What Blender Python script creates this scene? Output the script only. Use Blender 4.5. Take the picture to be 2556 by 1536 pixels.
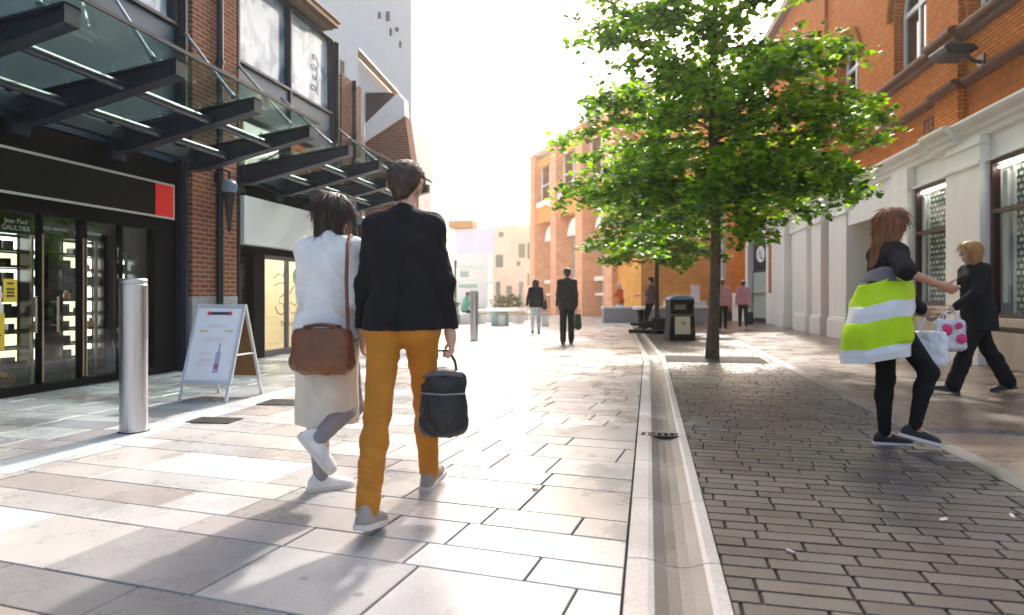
import bpy, bmesh, math, random
import numpy as np
from mathutils import Vector, Matrix, noise as mnoise

for o in list(bpy.data.objects):
    bpy.data.objects.remove(o)
scene = bpy.context.scene
COL = scene.collection
R = math.radians
rnd = random.Random(7)

# ------------------------------------------------------------------ camera
TH = R(11.53)
CAM_H = 1.15
cam = bpy.data.cameras.new("camera")
camo = bpy.data.objects.new("camera", cam)
COL.objects.link(camo)
camo.location = (0, 0, CAM_H)
camo.rotation_euler = (R(90), 0, TH)
cam.sensor_width = 36
cam.lens = 23.62
cam.shift_y = -0.0109
cam.clip_start = 0.05
cam.clip_end = 2000
cam.dof.use_dof = True
cam.dof.focus_distance = 5.0
cam.dof.aperture_fstop = 1.8
scene.camera = camo

# ------------------------------------------------------------------ sky, sun, exposure
SUN_EL, SUN_AZ = R(40), R(4)          # azimuth measured from +Y towards +X
world = bpy.data.worlds.new("World")
scene.world = world
world.use_nodes = True
wn = world.node_tree
bg = wn.nodes["Background"]
sky = wn.nodes.new("ShaderNodeTexSky")
sky.sky_type = 'NISHITA'
sky.sun_disc = False
sky.sun_elevation = SUN_EL
sky.sun_rotation = SUN_AZ
sky.dust_density = 7.0
sky.air_density = 1.0
sky.ozone_density = 0.3
wn.links.new(sky.outputs[0], bg.inputs[0])
bg.inputs[1].default_value = 0.15
sun = bpy.data.lights.new("sun", 'SUN')
sun.energy = 2.1
sun.angle = R(2.2)
sun.color = (1.0, 0.965, 0.92)
suno = bpy.data.objects.new("sun", sun)
COL.objects.link(suno)
sd = Vector((math.sin(SUN_AZ) * math.cos(SUN_EL), math.cos(SUN_AZ) * math.cos(SUN_EL), math.sin(SUN_EL)))
suno.rotation_euler = sd.to_track_quat('Z', 'Y').to_euler()
suno.location = (0, 30, 40)
vs = scene.view_settings
vs.view_transform = 'Standard'
vs.look = 'None'
vs.exposure = 1.4
vs.gamma = 1.0
vs.use_curve_mapping = False
scene.cycles.max_bounces = 8
scene.cycles.transparent_max_bounces = 16
scene.cycles.caustics_reflective = False
scene.cycles.caustics_refractive = False
scene.cycles.use_denoising = True

HAZE = 0.0010
scene.cycles.volume_bounces = 1

# ------------------------------------------------------------------ materials
MATS = {}

def nt(name):
    m = bpy.data.materials.new(name)
    m.use_nodes = True
    return m, m.node_tree, m.node_tree.nodes["Principled BSDF"]

def mat(name, col, rough=0.6, metal=0.0, spec=0.5, var=0.0, vscale=6.0, bump=0.0, bscale=40.0, stretch=None, coat=0.0, dirt=0.0):
    if name in MATS:
        return MATS[name]
    m, t, p = nt(name)
    p.inputs["Base Color"].default_value = (*col, 1)
    p.inputs["Roughness"].default_value = rough
    p.inputs["Metallic"].default_value = metal
    p.inputs["Specular IOR Level"].default_value = spec
    if coat:
        p.inputs["Coat Weight"].default_value = coat
    if var or bump or dirt:
        tc = t.nodes.new("ShaderNodeTexCoord")
        src = tc.outputs["Object"]
        if stretch:
            mp = t.nodes.new("ShaderNodeMapping")
            mp.inputs["Scale"].default_value = stretch
            t.links.new(src, mp.inputs[0]); src = mp.outputs[0]
    if var:
        n = t.nodes.new("ShaderNodeTexNoise")
        n.inputs["Scale"].default_value = vscale
        n.inputs["Detail"].default_value = 5
        t.links.new(src, n.inputs["Vector"])
        r = t.nodes.new("ShaderNodeValToRGB")
        r.color_ramp.elements[0].position = 0.3
        r.color_ramp.elements[1].position = 0.72
        r.color_ramp.elements[0].color = (*[max(0, c * (1 - var)) for c in col], 1)
        r.color_ramp.elements[1].color = (*[min(1, c * (1 + var)) for c in col], 1)
        t.links.new(n.outputs["Fac"], r.inputs[0])
        t.links.new(r.outputs[0], p.inputs["Base Color"])
        mr = t.nodes.new("ShaderNodeMapRange")
        mr.inputs[3].default_value = max(0.02, rough - 0.1); mr.inputs[4].default_value = min(1, rough + 0.12)
        t.links.new(n.outputs["Fac"], mr.inputs[0])
        t.links.new(mr.outputs[0], p.inputs["Roughness"])
    if bump:
        b = t.nodes.new("ShaderNodeBump")
        b.inputs["Strength"].default_value = bump
        b.inputs["Distance"].default_value = 0.01
        n2 = t.nodes.new("ShaderNodeTexNoise")
        n2.inputs["Scale"].default_value = bscale
        n2.inputs["Detail"].default_value = 4
        t.links.new(src, n2.inputs["Vector"])
        t.links.new(n2.outputs["Fac"], b.inputs["Height"])
        t.links.new(b.outputs[0], p.inputs["Normal"])
    MATS[name] = m
    return m

def brick_mat(name, c1, c2, mortar, bw=0.225, bh=0.075, rough=0.85, mcol_mix=0.012, glow=None):
    if name in MATS:
        return MATS[name]
    m, t, p = nt(name)
    tc = t.nodes.new("ShaderNodeTexCoord")
    sp = t.nodes.new("ShaderNodeSeparateXYZ")
    t.links.new(tc.outputs["Object"], sp.inputs[0])
    ad = t.nodes.new("ShaderNodeMath"); ad.operation = 'ADD'
    t.links.new(sp.outputs[0], ad.inputs[0]); t.links.new(sp.outputs[1], ad.inputs[1])
    cb = t.nodes.new("ShaderNodeCombineXYZ")
    t.links.new(ad.outputs[0], cb.inputs[0]); t.links.new(sp.outputs[2], cb.inputs[1])
    br = t.nodes.new("ShaderNodeTexBrick")
    br.inputs["Scale"].default_value = 1
    br.inputs["Brick Width"].default_value = bw
    br.inputs["Row Height"].default_value = bh
    br.inputs["Mortar Size"].default_value = mcol_mix
    br.inputs["Mortar Smooth"].default_value = 0.15
    br.inputs["Bias"].default_value = -0.1
    br.inputs["Color1"].default_value = (*c1, 1)
    br.inputs["Color2"].default_value = (*c2, 1)
    br.inputs["Mortar"].default_value = (*mortar, 1)
    t.links.new(cb.outputs[0], br.inputs["Vector"])
    n = t.nodes.new("ShaderNodeTexNoise"); n.inputs["Scale"].default_value = 2.2; n.inputs["Detail"].default_value = 6
    t.links.new(tc.outputs["Object"], n.inputs["Vector"])
    mr = t.nodes.new("ShaderNodeMapRange"); mr.inputs[1].default_value = .25; mr.inputs[2].default_value = .75
    mr.inputs[3].default_value = .86; mr.inputs[4].default_value = 1.12
    t.links.new(n.outputs["Fac"], mr.inputs[0])
    mx = t.nodes.new("ShaderNodeVectorMath"); mx.operation = 'SCALE'
    t.links.new(br.outputs["Color"], mx.inputs[0]); t.links.new(mr.outputs[0], mx.inputs["Scale"])
    t.links.new(mx.outputs[0], p.inputs["Base Color"])
    p.inputs["Roughness"].default_value = rough
    p.inputs["Specular IOR Level"].default_value = .12
    b = t.nodes.new("ShaderNodeBump"); b.inputs["Strength"].default_value = 0.5; b.inputs["Distance"].default_value = 0.008
    b.invert = True
    t.links.new(br.outputs["Fac"], b.inputs["Height"])
    n3 = t.nodes.new("ShaderNodeTexNoise"); n3.inputs["Scale"].default_value = 60
    t.links.new(tc.outputs["Object"], n3.inputs["Vector"])
    b2 = t.nodes.new("ShaderNodeBump"); b2.inputs["Strength"].default_value = 0.25; b2.inputs["Distance"].default_value = 0.004
    t.links.new(n3.outputs["Fac"], b2.inputs["Height"]); t.links.new(b.outputs[0], b2.inputs["Normal"])
    t.links.new(b2.outputs[0], p.inputs["Normal"])
    MATS[name] = m
    return m

def glass_mat(name, tint, refl=0.12, rough=0.02, fres=1.45, dirt=0.0):
    """sheet glass: fresnel mirror over tinted see-through"""
    if name in MATS:
        return MATS[name]
    m, t, p = nt(name)
    out = t.nodes["Material Output"]
    tr = t.nodes.new("ShaderNodeBsdfTransparent"); tr.inputs[0].default_value = (*tint, 1)
    gl = t.nodes.new("ShaderNodeBsdfGlossy"); gl.inputs["Roughness"].default_value = rough
    fr = t.nodes.new("ShaderNodeFresnel"); fr.inputs[0].default_value = fres
    ge = t.nodes.new("ShaderNodeNewGeometry")      # same reflectance from both sides of the sheet
    io = t.nodes.new("ShaderNodeMapRange"); io.inputs[3].default_value = fres; io.inputs[4].default_value = 1 / fres
    t.links.new(ge.outputs["Backfacing"], io.inputs[0]); t.links.new(io.outputs[0], fr.inputs[0])
    mr = t.nodes.new("ShaderNodeMath"); mr.operation = 'MAXIMUM'; mr.inputs[1].default_value = refl
    t.links.new(fr.outputs[0], mr.inputs[0])
    mx = t.nodes.new("ShaderNodeMixShader")
    t.links.new(mr.outputs[0], mx.inputs[0]); t.links.new(tr.outputs[0], mx.inputs[1]); t.links.new(gl.outputs[0], mx.inputs[2])
    last = mx
    if dirt:
        df = t.nodes.new("ShaderNodeBsdfDiffuse"); df.inputs[0].default_value = (.45, .5, .46, 1)
        tc = t.nodes.new("ShaderNodeTexCoord")
        n = t.nodes.new("ShaderNodeTexNoise"); n.inputs["Scale"].default_value = 4; n.inputs["Detail"].default_value = 7
        t.links.new(tc.outputs["Object"], n.inputs["Vector"])
        m2 = t.nodes.new("ShaderNodeMapRange"); m2.inputs[1].default_value = .45; m2.inputs[2].default_value = .8; m2.inputs[3].default_value = dirt * .3; m2.inputs[4].default_value = dirt * 2
        t.links.new(n.outputs["Fac"], m2.inputs[0])
        mx2 = t.nodes.new("ShaderNodeMixShader")
        t.links.new(m2.outputs[0], mx2.inputs[0]); t.links.new(mx.outputs[0], mx2.inputs[1]); t.links.new(df.outputs[0], mx2.inputs[2])
        last = mx2
    t.links.new(last.outputs[0], out.inputs["Surface"])
    MATS[name] = m
    return m

def emit_mat(name, col, strength):
    if name in MATS:
        return MATS[name]
    m, t, p = nt(name)
    p.inputs["Base Color"].default_value = (*col, 1)
    p.inputs["Emission Color"].default_value = (*col, 1)
    p.inputs["Emission Strength"].default_value = strength
    MATS[name] = m
    return m

def attr_mat(name, rough, bump=0.15, bscale=90, speck=0.25, spec=0.5, stain=0.2):
    """stone whose base colour comes from each slab's own colour, plus grain and stains"""
    if name in MATS:
        return MATS[name]
    m, t, p = nt(name)
    a = t.nodes.new("ShaderNodeAttribute"); a.attribute_name = "tone"
    tc = t.nodes.new("ShaderNodeTexCoord")
    n = t.nodes.new("ShaderNodeTexNoise"); n.inputs["Scale"].default_value = bscale; n.inputs["Detail"].default_value = 3
    t.links.new(tc.outputs["Object"], n.inputs["Vector"])
    n2 = t.nodes.new("ShaderNodeTexNoise"); n2.inputs["Scale"].default_value = 1.3; n2.inputs["Detail"].default_value = 8; n2.inputs["Roughness"].default_value = .65
    t.links.new(tc.outputs["Object"], n2.inputs["Vector"])
    m1 = t.nodes.new("ShaderNodeMapRange"); m1.inputs[1].default_value = .3; m1.inputs[2].default_value = .7; m1.inputs[3].default_value = 1 - speck; m1.inputs[4].default_value = 1 + speck
    t.links.new(n.outputs["Fac"], m1.inputs[0])
    m2 = t.nodes.new("ShaderNodeMapRange"); m2.inputs[1].default_value = .3; m2.inputs[2].default_value = .7; m2.inputs[3].default_value = 1 - stain; m2.inputs[4].default_value = 1 + stain
    t.links.new(n2.outputs["Fac"], m2.inputs[0])
    mu = t.nodes.new("ShaderNodeMath"); mu.operation = 'MULTIPLY'
    t.links.new(m1.outputs[0], mu.inputs[0]); t.links.new(m2.outputs[0], mu.inputs[1])
    vo = t.nodes.new("ShaderNodeTexVoronoi"); vo.inputs["Scale"].default_value = 3.1; vo.inputs["Randomness"].default_value = 1
    t.links.new(tc.outputs["Object"], vo.inputs["Vector"])
    vm = t.nodes.new("ShaderNodeMapRange"); vm.inputs[1].default_value = .045; vm.inputs[2].default_value = .075; vm.inputs[3].default_value = .62; vm.inputs[4].default_value = 1
    t.links.new(vo.outputs["Distance"], vm.inputs[0])
    n5 = t.nodes.new("ShaderNodeTexNoise"); n5.inputs["Scale"].default_value = .45; n5.inputs["Detail"].default_value = 9; n5.inputs["Roughness"].default_value = .7
    t.links.new(tc.outputs["Object"], n5.inputs["Vector"])
    m5 = t.nodes.new("ShaderNodeMapRange"); m5.inputs[1].default_value = .56; m5.inputs[2].default_value = .72; m5.inputs[3].default_value = 1; m5.inputs[4].default_value = 1 - stain * 1.6
    t.links.new(n5.outputs["Fac"], m5.inputs[0])
    mv = t.nodes.new("ShaderNodeMath"); mv.operation = 'MULTIPLY'; t.links.new(vm.outputs[0], mv.inputs[0]); t.links.new(m5.outputs[0], mv.inputs[1])
    mw = t.nodes.new("ShaderNodeMath"); mw.operation = 'MULTIPLY'; t.links.new(mu.outputs[0], mw.inputs[0]); t.links.new(mv.outputs[0], mw.inputs[1]); mu = mw
    sc = t.nodes.new("ShaderNodeVectorMath"); sc.operation = 'SCALE'
    t.links.new(a.outputs["Color"], sc.inputs[0]); t.links.new(mu.outputs[0], sc.inputs["Scale"])
    t.links.new(sc.outputs[0], p.inputs["Base Color"])
    mr = t.nodes.new("ShaderNodeMapRange"); mr.inputs[1].default_value = .3; mr.inputs[2].default_value = .7
    mr.inputs[3].default_value = max(.05, rough - .12); mr.inputs[4].default_value = rough + .15
    t.links.new(n2.outputs["Fac"], mr.inputs[0])
    t.links.new(mr.outputs[0], p.inputs["Roughness"])
    p.inputs["Specular IOR Level"].default_value = spec
    b = t.nodes.new("ShaderNodeBump"); b.inputs["Strength"].default_value = bump; b.inputs["Distance"].default_value = 0.003
    t.links.new(n.outputs["Fac"], b.inputs["Height"]); t.links.new(b.outputs[0], p.inputs["Normal"])
    MATS[name] = m
    return m

# ------------------------------------------------------------------ mesh builder
class MB:
    def __init__(s):
        s.v = []; s.f = []; s.c = []
    def add(s, vs, fs, col=None):
        k = len(s.v)
        s.v += [tuple(p) for p in vs]
        for f in fs:
            s.f.append([i + k for i in f]); s.c.append(col)
        return s
    def box(s, lo, hi, col=None, rot=0, piv=None):
        x0, y0, z0 = lo; x1, y1, z1 = hi
        vs = [(x0, y0, z0), (x1, y0, z0), (x1, y1, z0), (x0, y1, z0), (x0, y0, z1), (x1, y0, z1), (x1, y1, z1), (x0, y1, z1)]
        if rot:
            px, py = piv if piv else ((x0 + x1) / 2, (y0 + y1) / 2)
            c, q = math.cos(rot), math.sin(rot)
            vs = [(px + (x - px) * c - (y - py) * q, py + (x - px) * q + (y - py) * c, z) for x, y, z in vs]
        return s.add(vs, [(0, 3, 2, 1), (4, 5, 6, 7), (0, 1, 5, 4), (1, 2, 6, 5), (2, 3, 7, 6), (3, 0, 4, 7)], col)
    def prism(s, poly, d, col=None):
        """closed polygon (3D points, planar) extruded by vector d"""
        n = len(poly); d = Vector(d)
        vs = [Vector(p) for p in poly] + [Vector(p) + d for p in poly]
        fs = [list(range(n))[::-1], list(range(n, 2 * n))] + [(i, (i + 1) % n, n + (i + 1) % n, n + i) for i in range(n)]
        return s.add(vs, fs, col)
    def tube(s, pts, rad, n=10, cap=True):
        pts = [Vector(p) for p in pts]
        if not isinstance(rad, (list, tuple)):
            rad = [rad] * len(pts)
        k = len(s.v); up = None
        for i, p in enumerate(pts):
            a = pts[max(0, i - 1)]; b = pts[min(len(pts) - 1, i + 1)]
            t = (b - a).normalized()
            if up is None:
                up = Vector((0, 0, 1)) if abs(t.z) < .9 else Vector((0, 1, 0))
            u = t.cross(up).normalized(); w = u.cross(t).normalized(); up = w
            for j in range(n):
                an = 2 * math.pi * j / n
                s.v.append(tuple(p + (u * math.cos(an) + w * math.sin(an)) * rad[i]))
        for i in range(len(pts) - 1):
            for j in range(n):
                s.f.append([k + i * n + j, k + i * n + (j + 1) % n, k + (i + 1) * n + (j + 1) % n, k + (i + 1) * n + j]); s.c.append(None)
        if cap:
            s.f.append([k + j for j in range(n)][::-1]); s.c.append(None)
            e = k + (len(pts) - 1) * n
            s.f.append([e + j for j in range(n)]); s.c.append(None)
        return s
    def lathe(s, prof, n=24, c=(0, 0, 0)):
        """prof: (r, z) from bottom to top"""
        k = len(s.v); cx, cy, cz = c
        for r, z in prof:
            for j in range(n):
                a = 2 * math.pi * j / n
                s.v.append((cx + r * math.cos(a), cy + r * math.sin(a), cz + z))
        for i in range(len(prof) - 1):
            for j in range(n):
                s.f.append([k + i * n + j, k + i * n + (j + 1) % n, k + (i + 1) * n + (j + 1) % n, k + (i + 1) * n + j]); s.c.append(None)
        if prof[0][0] > 1e-4:
            s.f.append([k + j for j in range(n)][::-1]); s.c.append(None)
        if prof[-1][0] > 1e-4:
            e = k + (len(prof) - 1) * n
            s.f.append([e + j for j in range(n)]); s.c.append(None)
        return s
    def xf(s, M):
        s.v = [tuple(M @ Vector(p)) for p in s.v]
        return s
    def obj(s, name, m, parent=None, smooth=False, bevel=0.0, world=False, sharp=40):
        me = bpy.data.meshes.new(name)
        me.from_pydata(s.v, [], s.f)
        me.validate()
        me.update()
        if any(c is not None for c in s.c) and len(me.polygons) == len(s.c):
            at = me.color_attributes.new("tone", 'FLOAT_COLOR', 'CORNER')
            cols = []
            for p in me.polygons:
                c = s.c[p.index] or (.5, .5, .5)
                cols += [c[0], c[1], c[2], 1.0] * p.loop_total
            at.data.foreach_set("color", cols)
        o = bpy.data.objects.new(name, me)
        COL.objects.link(o)
        if m is not None:
            me.materials.append(m)
        if smooth:
            me.polygons.foreach_set("use_smooth", [True] * len(me.polygons))
            try:
                me.set_sharp_from_angle(angle=R(sharp))
            except Exception:
                pass
        if parent is not None:
            o.parent = parent
            if world:
                o.matrix_parent_inverse = Matrix.Translation(-Vector(parent.get("wloc", (0, 0, 0))))
        if bevel:
            b = o.modifiers.new("bevel", 'BEVEL'); b.width = bevel; b.segments = 2; b.limit_method = 'ANGLE'; b.angle_limit = R(35)
        return o

def thing(name, label, cat, loc=(0, 0, 0), rot=0.0, group=None):
    o = bpy.data.objects.new(name, None)
    COL.objects.link(o)
    o.empty_display_size = 0.2
    o.location = loc; o.rotation_euler = (0, 0, rot)
    o["label"] = label; o["category"] = cat
    if group:
        o["group"] = group
    return o

def wthing(name, label, cat, loc, group=None):
    """a thing whose parts are given in world coordinates"""
    o = thing(name, label, cat, loc, 0, group)
    o["wloc"] = tuple(loc)
    return o

def tag(o, label, cat, group=None):
    o["label"] = label; o["category"] = cat
    if group:
        o["group"] = group
    return o

def struct(o, kind="structure"):
    o["kind"] = kind
    return o

def dup(root, loc, rot=None, label=None, scale=None):
    r = root.copy(); COL.objects.link(r); r.location = loc
    if rot is not None:
        r.rotation_euler = (0, 0, rot)
    if label:
        r["label"] = label
    if scale:
        r.scale = scale
    for ch in list(root.children):
        c = ch.copy(); COL.objects.link(c); c.parent = r
        for g in list(ch.children):
            d = g.copy(); COL.objects.link(d); d.parent = c
    return r

def text_obj(txt, size, m, M, name="lettering", parent=None, extrude=0.004, world=False, align='CENTER', shear=0.0):
    """lettering as a mesh; M places the text plane (x reading direction, y up)"""
    cu = bpy.data.curves.new("t", 'FONT')
    cu.body = txt; cu.size = size; cu.extrude = extrude; cu.align_x = align; cu.align_y = 'CENTER'; cu.shear = shear
    cu.resolution_u = 3
    to = bpy.data.objects.new("t", cu); COL.objects.link(to)
    dg = bpy.context.evaluated_depsgraph_get()
    me = bpy.data.meshes.new_from_object(to.evaluated_get(dg))
    bpy.data.objects.remove(to)
    me.name = name
    me.transform(M)
    me.materials.clear(); me.materials.append(m)
    o = bpy.data.objects.new(name, me); COL.objects.link(o)
    if parent is not None:
        o.parent = parent
        if world:
            o.matrix_parent_inverse = Matrix.Translation(-Vector(parent.get("wloc", (0, 0, 0))))
    return o

def basis(origin, ex, ey):
    ex = Vector(ex).normalized(); ey = Vector(ey).normalized(); ez = ex.cross(ey)
    M = Matrix.Identity(4)
    for i in range(3):
        M[i][0] = ex[i]; M[i][1] = ey[i]; M[i][2] = ez[i]; M[i][3] = origin[i]
    return M

def clip_poly(poly, a, b, c):
    """keep a*x+b*y<=c"""
    out = []
    for i in range(len(poly)):
        p, q = poly[i], poly[(i + 1) % len(poly)]
        dp, dq = a * p[0] + b * p[1] - c, a * q[0] + b * q[1] - c
        if dp <= 0:
            out.append(p)
        if dp * dq < 0:
            t = dp / (dp - dq)
            out.append((p[0] + (q[0] - p[0]) * t, p[1] + (q[1] - p[1]) * t))
    return out

# photograph ray helpers (used only to find where things stand in the world)
_f, _cx, _hy = 1620.0, 1234.5, 715.0
def ray(px, py):
    u = (px - _cx) / _f; v = (_hy - py) / _f
    return (math.cos(TH) * u - math.sin(TH), math.cos(TH) + math.sin(TH) * u, v)
def at_y(px, py, y):
    r = ray(px, py); t = y / r[1]
    return Vector((r[0] * t, y, CAM_H + r[2] * t))
def at_g(px, py, z=0.0):
    r = ray(px, py); t = (z - CAM_H) / r[2]
    return Vector((r[0] * t, r[1] * t, z))
# ================================================================== the ground
M_JOINT = mat("joint_mortar", (.022, .018, .016), .95)
M_GROUND = mat("far_ground", (.42, .41, .40), .7, var=.12, vscale=.6)
M_SLAB = attr_mat("plaza_slab", .29, bump=.15, bscale=120, speck=.2, stain=.15)
M_SETT = attr_mat("sett_block", .42, bump=.25, bscale=110, speck=.4, stain=.22)
M_KERB = attr_mat("kerb_stone", .45, bump=.2, bscale=140, speck=.28, stain=.2)

g = MB(); g.add([(-160, -40, -.06), (160, -40, -.06), (160, 260, -.06), (-160, 260, -.06)], [(0, 1, 2, 3)])
struct(g.obj("ground", M_GROUND))
j = MB()
j.add([(-12, -1, -.012), (-.085, -1, -.012), (-.085, 12.6, -.012), (-1.5, 39.9, -.012), (-2.45, 60, -.012), (-12, 60, -.012)], [tuple(range(6))])
j.add([(.29, -1, -.012), (6.6, -1, -.012), (6.6, 39.9, -.012), (-1.08, 39.9, -.012), (.29, 12.6, -.012)], [tuple(range(5))])
struct(j.obj("paving_joints", M_JOINT))

def slab_field(name, m, ang, e2rows, e1lo, e1hi, lens, clips, tones, gap, z0=0.0, jitter=.0012, rough_rows=None, bevel=True):
    """rows of stones laid at ang (radians); e2rows: list of (start, depth, tone-set)"""
    mb = MB()
    c, s = math.cos(ang), math.sin(ang)
    for (r0, d, tset) in e2rows:
        x = e1lo + rnd.uniform(-.6, 0)
        while x < e1hi:
            L = rnd.choice(lens) * rnd.uniform(.97, 1.03) * (1.25 if d > .45 else 1)
            q = [(x + gap / 2, r0 + gap / 2), (x + L - gap / 2, r0 + gap / 2), (x + L - gap / 2, r0 + d - gap / 2), (x + gap / 2, r0 + d - gap / 2)]
            p = [(a * c - b * s, a * s + b * c) for a, b in q]
            for cl in clips:
                p = clip_poly(p, *cl)
                if len(p) < 3:
                    break
            x += L
            if len(p) < 3:
                continue
            t = rnd.choice(tset); k = rnd.uniform(.88, 1.1) * (.80 if name == 'plaza_paving' else .95)
            col = tuple(min(1, v * k) for v in t)
            z = z0 + rnd.uniform(-jitter, jitter)
            n = len(p)
            cxm = sum(a for a, b in p) / n; cym = sum(b for a, b in p) / n
            ins = []
            for a, b in p:
                v = Vector((cxm - a, cym - b)); l = max(v.length, 1e-6)
                ins.append((a + v.x / l * min(.004, l * .3), b + v.y / l * min(.004, l * .3)))
            vs = [(a, b, z) for a, b in ins] + [(a, b, z - .004) for a, b in p] + [(a, b, z - .013) for a, b in p]
            fs = [list(range(n))] + [(i + n, (i + 1) % n + n, (i + 1) % n, i) for i in range(n)] + [(i + 2 * n, (i + 1) % n + 2 * n, (i + 1) % n + n, i + n) for i in range(n)]
            mb.add(vs, fs, col)
    o = mb.obj(name, m)
    return struct(o)

KX0, KX1 = -.105, .305           # channel kerb
# channel bends left far down the street: boundary polyline x offset
def bendx(y):
    return 0.0 if y < 12.6 else -0.05 * (y - 12.6)
# --- central plaza
PA = R(-7.3)
pts0 = at_g(516, 1446); e2A = -math.sin(PA) * pts0.x + math.cos(PA) * pts0.y
light = [(.58, .555, .53), (.54, .535, .53), (.62, .60, .585), (.49, .475, .465), (.55, .525, .50), (.64, .63, .62)]
pink = light + [(.51, .46, .435), (.45, .41, .39), (.54, .50, .475), (.40, .385, .38)]
dark = [(.20, .195, .20), (.23, .22, .22), (.26, .25, .25)]
rows = [(e2A - .29, .29, dark), (e2A - .60, .31, [(.40, .35, .30), (.36, .32, .28)])]
y = e2A - .6
while y > -1:
    y -= .42; rows.append((y, .42, light))
y = e2A
for d in (.54, .26, .31, .27, .51, .28, .42):
    rows.append((y, d, pink)); y += d
while y < 60:
    d = rnd.choice((.28, .28, .42, .54)); rows.append((y, d, pink if y < 14 else light)); y += d
near_clip = [(1, 0, KX0), (1, .05, KX0 + .63), (-1, 0, 4.06), (0, 1, 15.5)]
slab_field("plaza_paving", M_SLAB, PA, [r for r in rows if r[0] < 17], -7, 3, (.38, .48, .55, .62, .72, .85), near_clip, pink, .011)
far_rows = [r for r in rows if r[0] > 13]
slab_field("street_paving", M_SLAB, PA, far_rows, -17, 4, (.6, .75, .9), [(0, -1, -15.507), (-1, 0, 12), (1, .05, KX0 + .63), (0, 1, 60)], light, .008)

# --- left shop pavement with its kerb strip
bl = [(.30, .33, .35), (.36, .39, .41), (.25, .26, .29), (.40, .43, .45), (.30, .29, .31)]
rws = []; y = 1.0
while y < 15.4:
    d = rnd.choice((.3, .3, .45)); rws.append((y, d, bl)); y += d
slab_field("shop_pavement", M_SLAB, R(-1.0), rws, -7.4, -4, (.45, .6, .75, .9), [(1, 0, -4.42), (-1, 0, 7.2), (0, 1, 15.5)], bl, .006)
kb = []; y = 0.0
mb = MB()
while y < 15.4:
    L = .9
    k = rnd.uniform(.92, 1.08)
    mb.box((-4.415, y + .003, -.02), (-4.065, y + L - .003, .004), (.47 * k, .50 * k, .52 * k)); y += L
struct(mb.obj("kerb_strip", M_KERB, bevel=.004))

# --- dished stone channel between plaza and block paving
mb = MB()
prof = [(KX0 + .012, .002), (KX0 + .1, .002), (KX0 + .125, -.004), (KX0 + .18, -.022), (KX0 + .23, -.027), (KX0 + .28, -.022), (KX0 + .335, -.004), (KX0 + .355, .004), (KX1 - .006, .004)]
y = .3
while y < 30:
    L = .9 if y < 12 else .9
    k = rnd.uniform(.94, 1.06); base = (.45 * k, .425 * k, .405 * k); dirty = (.135 * k, .118 * k, .108 * k)
    ys = [y + .0035, y + L - .0035]
    vs = []; fs = []
    for yy in ys:
        vs.append((prof[0][0] + bendx(yy), yy, -.04))
        for (x, z) in prof:
            vs.append((x + bendx(yy), yy, z))
        vs.append((prof[-1][0] + bendx(yy), yy, -.04))
    n = len(prof) + 2
    fs = [(i, i + 1, i + 1 + n, i + n)[::-1] for i in range(n - 1)]
    for fi, f in enumerate(fs):
        mb.add([vs[q] for q in f[::-1]], [(0, 1, 2, 3)], dirty if fi in (3, 4, 5, 6) else base)
    mb.add([vs[i] for i in range(n)], [list(range(n))], base)
    y += L
struct(mb.obj("drainage_channel", M_KERB, smooth=True, sharp=50))

# --- block paving (setts) on the right and slab paving beyond it
gy = [(.078, .066, .058), (.092, .08, .072), (.064, .057, .054), (.105, .09, .076), (.082, .074, .074), (.056, .048, .044)]
band = [(.07, .075, .09)]
rws = []; y = 1.6
while y < 30:
    d = .118
    if 5.94 < y < 6.05:
        rws.append((y, .16, band)); y += .16; continue
    rws.append((y, d, gy)); y += d
slab_field("sett_paving", M_SETT, R(-2.0), [r for r in rws if r[0] < 13], -.3, 2.6, (.20, .26, .30, .36), [(-1, 0, -KX1), (1, 0, 2.16), (0, 1, 12.6)], gy, .013, jitter=.0015)
slab_field("far_sett_paving", M_SETT, R(-2.0), [r for r in rws if r[0] > 12], -.8, 3.2, (.20, .26, .30, .36), [(1, 0, 2.16), (-1, -.05, -KX1 - .63), (0, -1, -12.604)], gy, .013, jitter=.0015)
br_ = [(.19, .128, .088), (.22, .15, .10), (.155, .11, .08), (.21, .155, .118), (.17, .125, .092)]
rws = []; y = 1.0
while y < 40:
    d = rnd.choice((.3, .42, .42))
    if 6.0 < y < 6.35 and not any(r[2] is band for r in rws):
        rws.append((y, .18, band)); y += .18; continue
    rws.append((y, d, br_)); y += d
slab_field("slab_pavement", M_SLAB, R(4.0), rws, 1.5, 8, (.55, .7, .85), [(-1, 0, -2.33), (1, 0, 6.4)], br_, .007)
mb = MB(); y = 1.0
while y < 40:
    mb.box((2.165, y + .004, -.03), (2.325, y + .596, .001), tuple(v * rnd.uniform(.9, 1.1) for v in (.13, .115, .105))); y += .6
struct(mb.obj("edging_course", M_SETT))
# right side paving strip where the setts end and light slabs resume beyond the tree
def ground_sheet(name, poly, z, m):
    b = MB(); b.add([(x, yy, z) for x, yy in poly], [list(range(len(poly)))]); return struct(b.obj(name, m))

M_IRON = mat("cast_iron", (.05, .048, .045), .55, metal=.6, var=.3, vscale=20)
# drain slot across the channel
dg_ = thing("channel_grate", "small dark slotted drain set across the stone channel", "drain grate", (.10, 5.73, -.01))
mb = MB()
for i in range(7):
    mb.box((-.16 + i * .052, -.055, -.012), (-.16 + i * .052 + .03, .055, .012))
mb.box((-.2, -.07, -.014), (.22, -.055, .012)); mb.box((-.2, .055, -.014), (.22, .07, .012))
mb.obj("slotted_cover", M_IRON, dg_)
b2 = MB(); b2.box((-.2, -.07, -.03), (.22, .07, -.02)); b2.obj("sump", mat("sump_black", (.01, .01, .01), .9), dg_)

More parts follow.
